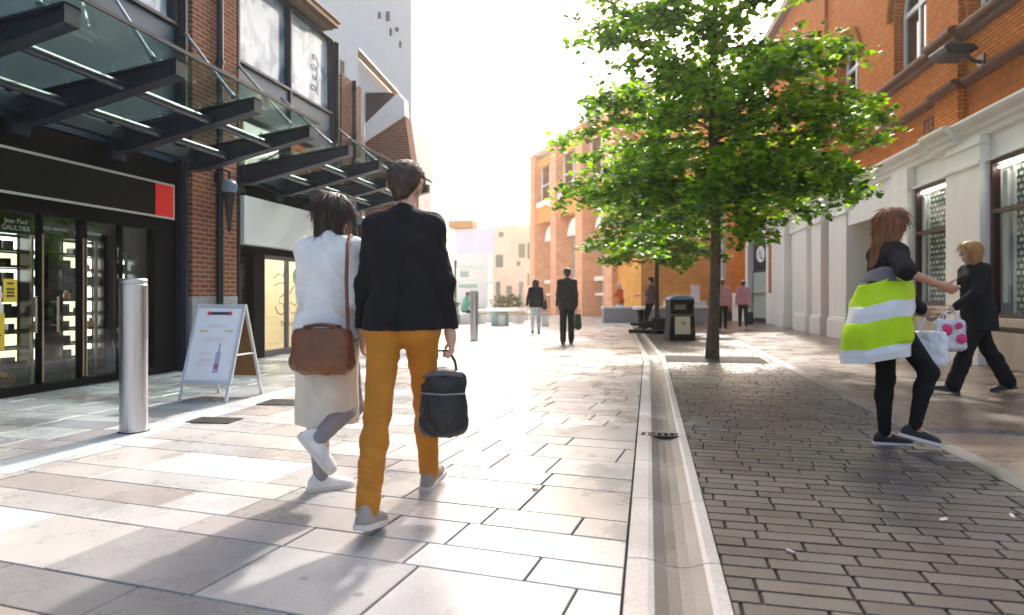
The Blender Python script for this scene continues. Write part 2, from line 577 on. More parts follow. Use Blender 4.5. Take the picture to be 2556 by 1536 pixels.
def floor_grate(label, loc, rot, w, d, n):
    t = thing("gully_grate", label, "drain grate", loc, rot)
    mb = MB()
    for i in range(n):
        x = -w / 2 + .02 + i * (w - .04) / n
        mb.box((x, -d / 2 + .02, -.001), (x + (w - .04) / n * .55, d / 2 - .02, .007))
    mb.obj("bars", M_IRON, t)
    fb = MB()
    fb.box((-w / 2, -d / 2, -.002), (w / 2, -d / 2 + .02, .008)); fb.box((-w / 2, d / 2 - .02, -.002), (w / 2, d / 2, .008))
    fb.box((-w / 2, -d / 2 + .02, -.002), (-w / 2 + .02, d / 2 - .02, .008)); fb.box((w / 2 - .02, -d / 2 + .02, -.002), (w / 2, d / 2 - .02, .008))
    fb.obj("frame", M_IRON, t)
    pb = MB(); pb.box((-w / 2 + .02, -d / 2 + .02, -.011), (w / 2 - .02, d / 2 - .02, .0025)); pb.obj("pit", mat("sump_black", (.01, .01, .01), .9), t)
floor_grate("grey slotted gully grate in the kerb line nearest the bollard", (-3.93, 5.53, .003), R(4), .42, .26, 9)
floor_grate("darker gully grate in the paving past the advertising board", (-3.86, 6.62, .003), R(4), .46, .36, 10)

# tree pit and drain patch under the lime tree
M_SOIL = mat("tree_pit_gravel", (.035, .026, .018), .95, var=.5, vscale=30, bump=.8, bscale=60)
mb = MB(); N = 40
vs = [(1.16, 12.72, .022)]
for i in range(N):
    a = 2 * math.pi * i / N
    q = 1 / max(abs(math.cos(a)) / .86, abs(math.sin(a)) / .62)
    vs.append((1.16 + q * math.cos(a), 12.72 + q * math.sin(a), .006 + .004 * rnd.random()))
mb.add(vs, [(0, 1 + i, 1 + (i + 1) % N) for i in range(N)])
struct(mb.obj("tree_pit", M_SOIL, smooth=True))
# ================================================================== shop building on the left (facade x = -7.1)
FX = -7.1
M_BRICK_L = brick_mat("red_brown_brick", (.27, .085, .036), (.19, .055, .026), (.30, .23, .18))
M_STONE_G = mat("grey_base_stone", (.33, .33, .34), .7, var=.15, vscale=14, bump=.3)
M_BLACK = mat("black_shopfront_metal", (.006, .006, .007), .55, spec=.08, var=.2, vscale=4)
M_NAVY = mat("slate_blue_cladding", (.030, .068, .115), .42, metal=.2, var=.12, vscale=1.2)
M_STEEL_D = mat("dark_steel_paint", (.020, .028, .044), .38, metal=.2, spec=.35, var=.2, vscale=8)
M_PIPE = mat("black_downpipe", (.018, .02, .026), .32, metal=.3)
M_WHITE = mat("white_panel", (.80, .83, .84), .4, var=.03, vscale=2)
M_CREAM = mat("cream_render", (.72, .68, .60), .7, var=.05)
M_BROWN = mat("bronze_eave", (.20, .11, .05), .5, metal=.3, var=.15)
G_SHOP = glass_mat("shop_glass", (.92, .96, .95), .05)
def reflection_glass(name, c0, c1, refl, sc):  # sky reflection painted as mottled pale blue into the opaque pane
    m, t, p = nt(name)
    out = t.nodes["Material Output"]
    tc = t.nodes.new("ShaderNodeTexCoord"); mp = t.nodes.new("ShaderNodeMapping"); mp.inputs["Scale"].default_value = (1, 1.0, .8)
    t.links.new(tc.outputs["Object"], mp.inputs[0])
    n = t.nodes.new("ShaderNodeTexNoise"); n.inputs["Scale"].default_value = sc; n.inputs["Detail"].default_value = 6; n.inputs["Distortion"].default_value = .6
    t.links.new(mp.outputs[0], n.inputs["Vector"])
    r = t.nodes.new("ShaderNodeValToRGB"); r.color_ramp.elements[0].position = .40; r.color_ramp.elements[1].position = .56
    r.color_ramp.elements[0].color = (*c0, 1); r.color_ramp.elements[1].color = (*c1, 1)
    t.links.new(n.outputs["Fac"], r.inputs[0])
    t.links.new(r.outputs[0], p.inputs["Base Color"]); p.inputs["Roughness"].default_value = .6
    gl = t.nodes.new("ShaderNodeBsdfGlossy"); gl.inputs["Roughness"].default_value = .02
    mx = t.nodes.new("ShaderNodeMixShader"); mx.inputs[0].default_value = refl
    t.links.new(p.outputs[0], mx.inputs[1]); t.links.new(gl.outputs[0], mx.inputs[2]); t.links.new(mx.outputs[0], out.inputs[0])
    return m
G_MIRROR = reflection_glass("sky_reflection_glazing", (.09, .20, .33), (.55, .67, .75), .12, 2.2)
G_TRANS = glass_mat("reflective_glazing", (.45, .5, .5), .40, rough=.02)
G_CANOPY = glass_mat("green_canopy_glass", (.80, .93, .88), .05, rough=.02, dirt=.012)

lb = wthing("shop_building", "brick and dark metal shop building with blue-grey panels and tall mirrored bay window", "building", (-8.5, 9.0, 0))
# structural mass behind the shopfronts
mb = MB()
mb.box((-16, 1.0, 3.15), (FX - .35, 15.6, 7.0))
mb.box((-16, 1.0, 7.0), (FX - .35, 13.9, 7.06))
mb.box((-16, 9.3, 0), (FX - .6, 10.5, 3.15))
mb.obj("wall", M_BLACK, lb, world=True)
# brick pillars
def pillar(y0, y1, ztop):
    mb = MB(); mb.box((FX - .9, y0, 1.15), (FX + .12, y1, ztop)); p = mb.obj("brick_pillar", M_BRICK_L, lb, world=True, bevel=.006)
    mb = MB(); mb.box((FX - .9, y0 - .01, 0), (FX + .13, y1 + .01, 1.15)); mb.obj("stone_base", M_STONE_G, p, bevel=.008)
pillar(9.27, 10.43, 9.0)
pillar(14.47, 15.55, 6.32)
# steel columns flanking the pillars
for yy, zt in ((9.10, 9.0), (10.46, 9.0), (14.31, 7.0)):
    mb = MB(); mb.box((FX - .35, yy, 0), (FX + .07, yy + .14, zt)); mb.box((FX + .07, yy + .04, 0), (FX + .10, yy + .1, zt))
    mb.obj("steel_column", M_STEEL_D, lb, world=True, bevel=.004)
# downpipes
for y0, zt in ((9.86, 9.0), (15.0, 6.3)):
    mb = MB(); mb.tube([(FX + .19, y0, .0), (FX + .19, y0, zt)], .055, 12)
    for z in (.8, 2.2, 3.6, 5.0, 6.1):
        if z < zt: mb.tube([(FX + .19, y0, z - .03), (FX + .19, y0, z + .03)], .068, 12)
    mb.obj("downpipe", M_PIPE, lb, world=True, smooth=True)
# spandrel and window zone over the near shop
def spandrel(y0, y1, z0, z1, n):
    w = (y1 - y0) / n
    for i in range(n):
        mb = MB(); mb.box((FX - .34, y0 + i * w + .03, z0), (FX - .03, y0 + (i + 1) * w - .03, z1)); mb.obj("blue_panel", M_NAVY, lb, world=True, bevel=.004)
spandrel(2.0, 9.09, 3.2, 5.28, 2)
spandrel(10.61, 14.3, 4.46, 5.28, 2)
def bars(y0, y1, zs, ys, x=FX - .2, z0=None, z1=None, d=.22, t=.05, name="mullion_frame"):
    mb = MB()
    for z in zs:
        mb.box((x, y0, z - t / 2), (x + d, y1, z + t / 2))
    for y in ys:
        mb.box((x + .002, y - t / 2, z0), (x + d - .004, y + t / 2, z1))
    return mb.obj(name, M_STEEL_D, lb, world=True)
bars(2.0, 9.09, (5.32, 7.03), (4.0, 5.55, 9.05), z0=5.36, z1=7.0)
bars(10.61, 14.3, (3.2, 4.42, 5.32, 7.03), (10.64, 12.42, 14.27), z0=3.23, z1=7.0)
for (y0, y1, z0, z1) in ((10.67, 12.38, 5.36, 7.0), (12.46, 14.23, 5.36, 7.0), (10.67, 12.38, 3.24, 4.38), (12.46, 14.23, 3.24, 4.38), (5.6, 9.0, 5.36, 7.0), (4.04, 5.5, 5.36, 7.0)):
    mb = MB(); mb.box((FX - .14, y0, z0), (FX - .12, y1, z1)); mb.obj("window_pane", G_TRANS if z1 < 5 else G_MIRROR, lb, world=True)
# backing sheets carrying the pale and brown reflections of the bay glass in their colour
M_SKY_BACK = mat("sky_reflection_backing", (.62, .70, .74), .8, var=.12, vscale=3, stretch=(1, .5, 4))
mb = MB(); mb.box((FX - .32, 10.64, 5.36), (FX - .30, 14.27, 6.98)); mb.obj("sky_backing", M_SKY_BACK, lb, world=True)
mb = MB(); mb.box((FX - .32, 10.64, 3.23), (FX - .30, 14.27, 4.38)); mb.obj("transom_backing", mat("brown_reflection", (.33, .22, .12), .8, var=.5, vscale=2), lb, world=True)
# looped handwriting on the bay glass
mb = MB()
mb.tube([(FX - .108, 13.62 + .13 * math.cos(a * 2.1) * (1 + .3 * math.sin(a)), 5.62 + .075 * a + .10 * math.sin(a * 2.1)) for a in [k * .22 for k in range(52)]], .007, 6)
mb.obj("scrolled_line", mat("etched_grey", (.25, .31, .33), .6), lb, world=True)
# eaves
mb = MB()
mb.box((FX - .4, 1.0, 7.07), (FX + .22, 13.85, 7.13)); mb.box((FX - .4, 1.0, 7.13), (FX + .32, 13.92, 7.24)); mb.box((FX - .4, 1.0, 7.24), (FX + .36, 13.97, 7.27))
mb.obj("eaves", M_BROWN, lb, world=True)

# ------------------------------------------------------------------ shop A: black glazed shopfront with lit shelves
sa = wthing("shopfront", "black framed shopfront with wide glass panes and dark lit interior", "shopfront", (FX, 6, 0))
mb = MB()
mb.box((FX - .3, 2.0, 2.13), (FX - .02, 9.09, 3.17))     # black fascia zone
mb.box((FX - .3, 8.62, 0), (FX - .02, 9.09, 2.13))
mb.box((FX - .2, 2.0, 0), (FX - .02, 8.62, .10))
mb.obj("fascia_frame", M_BLACK, sa, world=True)
for y in (5.2, 6.02, 6.75, 7.33, 7.39, 8.0, 8.58):
    mb = MB(); mb.box((FX - .12, y, .1), (FX - .04, y + .045, 2.13)); mb.obj("mullion", M_BLACK, sa, world=True)
for y0, y1 in ((2.0, 5.2), (5.25, 6.02), (6.07, 6.75), (6.8, 7.33), (7.44, 8.0), (8.05, 8.58)):
    mb = MB(); mb.box((FX - .085, y0 + .004, .1), (FX - .075, y1 - .004, 2.13)); mb.obj("glass_pane", G_SHOP, sa, world=True)
# door pulls: brass coloured H handles
M_PULL = mat("brushed_brass_pull", (.45, .34, .24), .35, metal=.8)
for y in (6.62, 6.92):
    mb = MB(); mb.tube([(FX + .04, y, .72), (FX + .04, y, 1.15)], .014); 
    for z in (.8, 1.08): mb.tube([(FX + .04, y, z), (FX - .06, y, z)], .009)
    mb.obj("door_handle", M_PULL, sa, world=True, smooth=True)
for y in (6.77, 7.36, 7.41):
    mb = MB(); mb.box((FX - .038, y, .12), (FX - .028, y + .02, 1.9)); mb.obj("door_edge_trim", M_PULL, sa, world=True)
# interior
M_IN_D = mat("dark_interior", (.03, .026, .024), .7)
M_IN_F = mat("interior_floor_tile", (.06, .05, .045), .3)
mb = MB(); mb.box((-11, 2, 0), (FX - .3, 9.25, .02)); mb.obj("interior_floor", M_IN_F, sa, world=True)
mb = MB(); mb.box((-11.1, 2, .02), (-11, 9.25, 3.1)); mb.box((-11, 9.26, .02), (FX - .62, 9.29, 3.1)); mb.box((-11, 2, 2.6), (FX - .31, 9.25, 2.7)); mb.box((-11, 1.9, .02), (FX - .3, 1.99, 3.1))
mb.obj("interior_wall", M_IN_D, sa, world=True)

# illuminated display units just behind the glass
M_GLOW = emit_mat("backlit_panel", (.95, 1.0, .90), 3.2)
M_GLOW2 = emit_mat("backlit_panel_soft", (.75, .72, .45), .8)
M_UNIT = mat("display_black_laminate", (.015, .013, .012), .25)
M_UNITW = mat("display_bronze_post", (.30, .22, .15), .4, metal=.4)
def display_unit(label, y0, y1, head, split, soft, zt=1.92):
    x0, x1 = FX - .80, FX - .55
    t = wthing("display_unit", label, "display unit", ((x0 + x1) / 2, (y0 + y1) / 2, .02))
    mb = MB(); mb.box((x0, y0, .02), (x0 + .04, y1, 2.2)); mb.box((x0 + .04, y0, .02), (x1, y1, .28)); mb.box((x0 + .04, y0, zt), (x1 + .02, y1, 2.2))
    mb.box((x0 + .04, y1 - .025, .28), (x1, y1, zt))
    mb.obj("carcass", M_UNIT, t, world=True)
    n = 8; h = (zt - .3) / n
    sh = MB()
    for i in range(n):
        z = .30 + i * h
        sh.box((x0 + .045, y0 + .03, z - .012), (x1 - .02, y1 - .03, z + .006))
    sh.obj("shelf", M_UNIT, t, world=True)
    for i in range(n):
        z = .30 + i * h
        for (a, b, mt) in split:
            if rnd.random() < .12: continue
            ya, yb = y0 + .03 + (y1 - y0 - .06) * a, y0 + .03 + (y1 - y0 - .06) * b
            q = MB(); q.box((x0 + .05, ya, z + .03), (x0 + .06, yb, z + h - .03)); q.obj("light_panel", M_GLOW2 if (mt and rnd.random() < .8) else M_GLOW, t, world=True)
    for y in soft:
        mb = MB(); mb.box((x1, y - .018, .05), (x1 + .03, y + .018, zt)); mb.obj("bronze_post", M_UNITW, t, world=True)
    if head:
        text_obj(head[0], head[1], mat("white_lettering", (.85, .85, .82), .5), basis((x1 + .023, (y0 + y1) / 2, 2.03), (0, 1, 0), (0, 0, 1)), "header_lettering", t, .003, True)
    return (x0, x1, y0, y1, h)
units = [
    display_unit("lit perfume shelf unit with two-line white lettering, left of the door", 6.62, 7.13, ("Jean Paul\nGAULTIER", .085), ((.02, .36, 0), (.4, .95, 1)), (7.10, 6.64)),
    display_unit("lit shelf unit behind the glass door with thin capital lettering", 7.17, 7.58, ("GIORGIO ARMANI", .06), ((.05, .45, 0),), ()),
    display_unit("widest lit shelf unit with lower-case white lettering and amber bottles", 7.64, 8.28, ("paco rabanne", .085), ((0, .12, 0), (.16, .62, 1), (.76, .97, 0)), (8.10,)),
    display_unit("narrow lit shelf unit behind the steel bollard", 8.66, 8.92, None, ((.3, .8, 0),), ()),
]
MP = [mat("box_black_gloss", (.01, .01, .011), .2), mat("box_dark_brown", (.04, .022, .014), .3), mat("bottle_amber", (.55, .26, .03), .15, spec=.6), mat("box_charcoal", (.03, .03, .034), .3), mat("box_dark_red", (.09, .012, .012), .3)]
for ui, (x0, x1, y0, y1, h) in enumerate(units):
    for i in range(8):
        z = .306 + i * h
        y = y0 + .06
        while y < y1 - .12:
            w = rnd.uniform(.07, .15); hh = rnd.uniform(.45, .85) * (h - .03)
            if rnd.random() < .75 and y + w < y1 - .03:
                m = rnd.choice(MP if ui == 2 else [MP[0], MP[0], MP[1], MP[3], MP[4]])
                mb = MB()
                if m is MP[2]:
                    mb.lathe([(.04, 0), (.045, .01), (.045, hh * .7), (.015, hh * .75), (.015, hh * .8), (.022, hh * .8), (.022, hh)], 14, (x1 - .12, y + w / 2, z))
                else:
                    mb.box((x1 - .18, y, z), (x1 - .18 + rnd.uniform(.06, .1), y + w, z + hh))
                o = mb.obj("perfume_box" if m is not MP[2] else "perfume_bottle", m, smooth=(m is MP[2]))
                tag(o, "dark perfume box on a lit shop shelf" if m is not MP[2] else "amber glass perfume bottle on a lit shop shelf", "perfume", "perfumes on the lit shelves")
            y += w + rnd.uniform(.02, .09)
# notices on the glass
def notice(name, label, y, z, w, h, col, lines, lc=(.05, .04, .02)):
    t = wthing(name, label, "notice", (FX - .05, y, z))
    mb = MB(); mb.box((FX - .072, y - w / 2, z - h / 2), (FX - .066, y + w / 2, z + h / 2)); mb.obj("sheet", mat(name + "_" + str(len(MATS)), col, .6), t, world=True)
    mb = MB()
    for (zz, ww) in lines:
        mb.box((FX - .0655, y - w * ww / 2, z + zz * h - .012), (FX - .064, y + w * ww / 2, z + zz * h + .012))
    mb.obj("print_lines", mat("notice_ink_" + str(len(MATS)), lc, .6), t, world=True)
notice("yellow_notice", "square yellow notice stuck on the shop door glass beside the brass handle", 6.39, 1.22, .17, .26, (.72, .56, .04), ((.3, .5), (.05, .6), (-.1, .55), (-.25, .6)))
notice("white_notice", "white paper notice with small red mark on the shop door glass", 6.22, 1.14, .13, .25, (.75, .66, .62), ((.3, .2), (.05, .7), (-.2, .6)), (.4, .1, .08))
notice("yellow_poster", "yellow poster low on the glass at the left edge of the shop", 6.21, .75, .22, .42, (.70, .50, .03), ((.2, .5), (-.1, .6)))
# blue gift bags low in the window and a basket
M_BLUEBAG = mat("navy_gift_bag", (.02, .06, .13), .4)
for i in range(4):
    y = 8.16 + .11 * i
    mb = MB(); mb.box((FX - .42, y, .1), (FX - .30, y + .085, .42 + .03 * (i % 2))); mb.tube([(FX - .36, y + .03, .44), (FX - .36, y + .05, .55), (FX - .36, y + .07, .44)], .005, 6)
    o = mb.obj("gift_bag", M_BLUEBAG); tag(o, "dark blue gift bag low in the black shop window", "gift bag", "blue gift bags in the window")
bk = wthing("wicker_basket", "low wicker basket of amber dried petals inside the shop entrance", "basket", (FX - .5, 6.45, .02))
mb = MB(); mb.lathe([(.22, 0), (.30, .16), (.31, .18), (.29, .18), (.27, .14)], 28, (FX - .5, 6.45, .03)); mb.obj("wicker", mat("wicker", (.18, .09, .03), .7, bump=.8, bscale=50, var=.3, vscale=30), bk, smooth=True, world=True)
mb = MB()
for i in range(260):
    a = rnd.random() * 6.283; r = .26 * math.sqrt(rnd.random()); x = FX - .5 + r * math.cos(a); y = 6.45 + r * math.sin(a); z = .19 + (.12 * (1 - r / .26)) * rnd.uniform(.7, 1.1)
    s = .035; d = Vector((rnd.uniform(-1, 1), rnd.uniform(-1, 1), rnd.uniform(-.4, .6))).normalized() * s; e = Vector((rnd.uniform(-1, 1), rnd.uniform(-1, 1), rnd.uniform(-.3, .3))).normalized() * s
    p = Vector((x, y, z)); mb.add([p, p + d, p + d + e, p + e], [(0, 1, 2, 3)])
mb.obj("petals", mat("amber_petals", (.50, .24, .06), .6, var=.5, vscale=40), bk, world=True)
dl = wthing("downlight", "small warm ceiling spotlight inside the dark shop entrance", "ceiling light", (FX - .7, 6.4, 2.58))
mb = MB(); mb.lathe([(.06, 2.55), (.075, 2.6)], 16, (FX - .7, 6.4, 0)); mb.obj("lens", emit_mat("warm_lamp", (1, .8, .5), 18), dl, world=True)

# ------------------------------------------------------------------ shop A sign band
sg = wthing("shop_sign", "long black sign board outlined in silver with bright red end block", "sign", (FX + .02, 6, 2.55))
mb = MB(); mb.box((FX - .018, 2.2, 2.31), (FX + .05, 8.92, 2.83)); mb.obj("board", mat("sign_black", (.005, .005, .005), .45, spec=.15), sg, world=True)
mb = MB()
mb.box((FX + .051, 2.2, 2.805), (FX + .062, 8.945, 2.835)); mb.box((FX + .051, 2.2, 2.305), (FX + .062, 8.945, 2.335)); mb.box((FX + .051, 8.918, 2.335), (FX + .062, 8.945, 2.805))
mb.obj("silver_outline", mat("sign_silver", (.55, .55, .58), .35, metal=.5), sg, world=True)
mb = MB(); mb.box((FX + .051, 8.55, 2.336), (FX + .060, 8.917, 2.804)); mb.obj("red_block", mat("sign_red", (.75, .012, .012), .45), sg, world=True)

# ------------------------------------------------------------------ shop B: white fascia and bright interior
sb = wthing("white_fascia_sign", "blank white fascia board over the bright glass doors", "sign", (FX, 12.4, 2.5))
mb = MB(); mb.box((FX - .2, 10.62, 2.08), (FX + .14, 14.3, 2.93)); mb.obj("board", M_WHITE, sb, world=True, bevel=.01)
sf = wthing("glass_shopfront", "bright glass shopfront with grey door frame under white fascia", "shopfront", (FX, 12.4, 0))
mb = MB(); mb.box((FX - .35, 10.61, 2.931), (FX - .01, 14.3, 3.16)); mb.box((FX - .25, 10.61, 1.94), (FX - .05, 14.3, 2.078)); mb.obj("head_frame", M_BLACK, sf, world=True)
mb = MB(); mb.box((FX - .3, 11.12, 0), (FX - .0, 11.48, 1.94)); mb.obj("black_pier", M_BLACK, sf, world=True)
M_DOORF = mat("grey_door_frame", (.16, .16, .17), .35, metal=.5)
mb = MB()
for y in (11.49, 12.36, 13.25, 14.22):
    mb.box((FX - .12, y, .0), (FX - .04, y + .06, 1.94))
mb.box((FX - .119, 11.5, .0), (FX - .041, 14.25, .12)); mb.box((FX - .119, 11.5, 1.86), (FX - .041, 14.25, 1.939))
mb.obj("door_frame", M_DOORF, sf, world=True)
for y0, y1, in ((10.64, 11.12), (11.56, 12.35), (12.43, 13.24), (13.32, 14.21)):
    mb = MB(); mb.box((FX - .085, y0, .121), (FX - .075, y1, 1.859)); mb.obj("glass_pane", G_SHOP, sf, world=True)
M_WARMW = mat("warm_interior_wall", (.75, .66, .50), .7, var=.06)
mb = MB(); mb.box((-10, 10.6, 0), (-9.9, 14.4, 3)); mb.box((-9.9, 14.32, 0), (FX - .4, 14.4, 3)); mb.box((-9.9, 10.55, 0), (FX - .36, 10.59, 3)); mb.box((-9.9, 10.6, 2.8), (FX - .36, 14.3, 2.88)); mb.obj("interior_wall", M_WARMW, sf, world=True)
mb = MB(); mb.box((-9.9, 10.6, .0), (FX - .35, 14.3, .03)); mb.obj("interior_floor", mat("pale_timber_floor", (.55, .42, .26), .4, var=.2, vscale=3, stretch=(1, 12, 1)), sf, world=True)
# green poster, white plinth and posts inside
gp = wthing("green_poster", "green poster panel inside the window beside the brick pillar", "poster", (FX - .3, 10.9, 1.3))
mb = MB(); mb.box((FX - .32, 10.66, 1.05), (FX - .30, 11.06, 1.85)); mb.obj("panel", mat("poster_green", (.02, .30, .10), .5, var=.3, vscale=3), gp, world=True)
mb = MB(); mb.lathe([(.001, 0), (.13, 0), (.13, .01), (.001, .01)], 24); mb.xf(basis((FX - .299, 10.86, 1.2), (0, 1, 0), (0, 0, 1))); mb.obj("yellow_disc", mat("poster_lime", (.45, .45, .08), .5), gp, world=True)
for k, y in enumerate((11.75, 12.02, 12.28)):
    q = wthing("timber_fin", "vertical pale timber display fin behind the glass doors", "display fin", (FX - .8, y, 0), "timber fins behind the glass doors")
    mb = MB(); mb.box((FX - .95, y, .03), (FX - .65, y + .045, 2.5)); mb.obj("board", mat("pale_timber", (.55, .40, .20), .5, var=.2, vscale=4, stretch=(1, 1, .15)), q, world=True)
q = wthing("white_plinth", "low white plinth just inside the glass doors", "plinth", (FX - .45, 11.75, 0))
mb = MB(); mb.box((FX - .6, 11.56, .03), (FX - .3, 11.9, .62)); mb.obj("block", M_WHITE, q, world=True, bevel=.01)
for k, (xx, yy) in enumerate(((-8.2, 11.6), (-8.2, 13.2))):
    q = wthing("ceiling_light", ("square ceiling light over the near glass doors" if k == 0 else "square ceiling light over the farther glass doors"), "ceiling light", (xx, yy, 2.7))
    mb = MB(); mb.box((xx - .45, yy - .45, 2.74), (xx + .45, yy + .45, 2.79)); mb.obj("diffuser", emit_mat("shop_ceiling_light", (1, .94, .82), 9), q, world=True)
# window graphics: line drawing and web address
M_INK = mat("window_ink", (.03, .025, .03), .6)
wg = wthing("window_graphic", "black line doodle with pale green disc on the glass door", "window graphic", (FX - .06, 12.6, 1.2))
mb = MB()
def doodle(pts, r=.008):
    P = [(FX - .068, y, z) for y, z in pts]
    mb.tube(P, r, 6)
doodle([(11.9, 1.5), (12.1, 1.6), (12.25, 1.55), (12.33, 1.68)]); doodle([(11.92, 1.36), (12.15, 1.42), (12.33, 1.40)])
doodle([(11.95, .95), (12.05, .82), (12.2, .78), (12.3, .85), (12.25, 1.0), (12.1, 1.02), (12.12, 1.12), (12.3, 1.2)])
doodle([(12.5, 1.2), (12.6, 1.32), (12.72, 1.38), (12.85, 1.36)]); doodle([(12.52, 1.02), (12.7, .96), (12.85, 1.05), (12.9, 1.2)]); doodle([(12.55, .8), (12.7, .82), (12.8, .74), (12.95, .9)])
mb.obj("doodle_lines", M_INK, wg, world=True)
mb = MB(); mb.lathe([(.001, 0), (.17, 0), (.17, .004), (.001, .004)], 32); mb.xf(basis((FX - .072, 12.78, 1.55), (0, 1, 0), (0, 0, 1))); mb.obj("green_disc", mat("disc_green", (.42, .60, .50), .6), wg, world=True)
mb = MB(); mb.lathe([(.001, 0), (.02, 0), (.02, .004), (.001, .004)], 14); mb.xf(basis((FX - .066, 12.72, 1.58), (0, 1, 0), (0, 0, 1))); mb.obj("disc_dot", M_INK, wg, world=True)
text_obj("Three.co.uk", .15, M_INK, basis((FX - .068, 12.5, .60), (0, 1, 0), (0, 0, 1)), "web_lettering", wg, .002, True)

# ------------------------------------------------------------------ globe wall lamps on the pillars
M_LAMPD = mat("lamp_blue_dome", (.15, .23, .31), .25, spec=.6)
def wall_lamp(label, y):
    t = thing("wall_lamp", label, "wall lamp", (FX + .36, y, 2.75), 0, "globe lamps on the brick pillars")
    mb = MB(); mb.lathe([(.02, -.55), (.035, -.5), (.05, -.25), (.085, -.02), (.10, .10), (.09, .12)], 24); mb.obj("stem", M_PIPE, t, smooth=True)
    mb = MB(); mb.lathe([(.10, .10), (.125, .14), (.135, .20), (.118, .26), (.07, .30), (.001, .315)], 28); mb.obj("dome", M_LAMPD, t, smooth=True)
    mb = MB(); mb.tube([(-.22, 0, .35), (-.16, 0, .50), (0, 0, .44), (0, 0, .32)], .02, 8); mb.box((-.25, -.06, .26), (-.22, .06, .44)); mb.obj("bracket", M_PIPE, t, smooth=True)
wall_lamp("blue-domed black wall lamp on the brick pillar beside the red sign block", 9.86)
wall_lamp("blue-domed wall lamp on the far brick pillar past the white fascia", 15.0)

# ------------------------------------------------------------------ glass canopies
def canopy(label, beams, y0, y1, rods):
    t = wthing("glass_canopy", label, "canopy", (FX + 1, (y0 + y1) / 2, 3.4))
    xi, xo = FX + .07, -4.97
    for y in beams:
        mb = MB()
        P = lambda x, z, dy: (x, y + dy, z)
        tw = .022
        web = [P(xi, 3.12, 0), P(xi + .25, 3.13, 0), P(xo, 3.54, 0), P(xo, 3.68, 0), P(xi, 3.40, 0)]
        mb.prism([(a, b - tw, c) for a, b, c in web], (0, 2 * tw, 0))
        fl = .085
        for (a, b) in (((xi, 3.40), (xo + .02, 3.685)), ((xi, 3.10), (xi + .25, 3.11)), ((xi + .25, 3.11), (xo, 3.525))):
            mb.prism([(a[0], y - fl, a[1]), (b[0], y - fl, b[1]), (b[0], y - fl, b[1] + .022), (a[0], y - fl, a[1] + .022)], (0, 2 * fl, 0))
        mb.prism([(xo - .001, y - fl, 3.525), (xo + .02, y - fl, 3.525), (xo + .02, y - fl, 3.70), (xo - .001, y - fl, 3.70)], (0, 2 * fl, 0))
        b = mb.obj("beam", M_STEEL_D, t, world=True)
        mb = MB(); mb.box((FX - .02, y - .12, 3.0), (FX + .075, y + .12, 3.5)); mb.obj("wall_bracket", M_STEEL_D, b)
        mb = MB()
        for x in (-5.2, -5.8, -6.4):
            z = 3.40 + (x - xi) / (xo - xi) * .285 + .022
            mb.tube([(x, y, z), (x, y, z + .05)], .018, 8)
        mb.obj("glass_fixing", mat("fixing_steel", (.45, .47, .5), .3, metal=.9), b, smooth=True)
    ins = sorted(beams)
    edges = [y0] + ins[(1 if ins[0] - y0 < .5 else 0):(-1 if y1 - ins[-1] < .5 else None)] + [y1]
    zz = lambda x: 3.40 + (x - xi) / (xo - xi) * .285 + .075
    for a, b in zip(edges[:-1], edges[1:]):
        mb = MB(); mb.prism([(xi + .12, a + .008, zz(xi + .12)), (xo + .06, a + .008, zz(xo + .06)), (xo + .06, b - .008, zz(xo + .06)), (xi + .12, b - .008, zz(xi + .12))], (0, 0, .018))
        mb.obj("glass_pane", G_CANOPY, t, world=True)
    mb = MB(); mb.prism([(xo + .061, y0, zz(xo + .06) - .012), (xo + .085, y0, zz(xo + .06) - .012), (xo + .085, y0, zz(xo + .06) + .028), (xo + .061, y0, zz(xo + .06) + .028)], (0, y1 - y0, 0)); mb.obj("edge_trim", M_STEEL_D, t, world=True)
    for x, zc in ((-5.62, 3.44), (-6.35, 3.30)):
        mb = MB(); mb.tube([(x, y0 + .05, zc), (x, y1 - .05, zc)], .052, 14); mb.obj("purlin", M_STEEL_D, t, smooth=True, world=True)
    mb = MB(); mb.box((FX + .075, y0, 3.24), (FX + .20, y1, 3.40)); mb.obj("gutter", M_STEEL_D, t, world=True)
    for a, b in rods:
        mb = MB(); mb.tube([a, b], .022, 10); mb.tube([Vector(a), Vector(a).lerp(Vector(b), .06)], .034, 10); mb.tube([Vector(b).lerp(Vector(a), .07), Vector(b)], .034, 10)
        mb.obj("tie_rod", mat("rod_grey", (.34, .38, .44), .35, metal=.5), t, smooth=True, world=True)
canopy("dark steel and green glass canopy over the black shopfront", (3.6, 5.0, 6.4, 7.85, 9.28), 3.4, 9.42,
       [((FX + .08, 6.3, 5.2), (-5.3, 5.0, 3.74)), ((FX + .09, 9.16, 5.2), (-5.3, 7.85, 3.74)), ((FX + .09, 10.52, 5.17), (-5.3, 9.28, 3.74)), ((FX + .08, 7.7, 5.2), (-5.3, 6.4, 3.74))])
canopy("shorter steel and glass canopy over the white fascia shop", (10.60, 11.9, 13.3, 14.7), 10.48, 14.85,
       [((FX + .09, 14.37, 5.0), (-5.3, 13.3, 3.74)), ((FX + .11, 11.9, 5.0), (-5.3, 10.6, 3.74))])

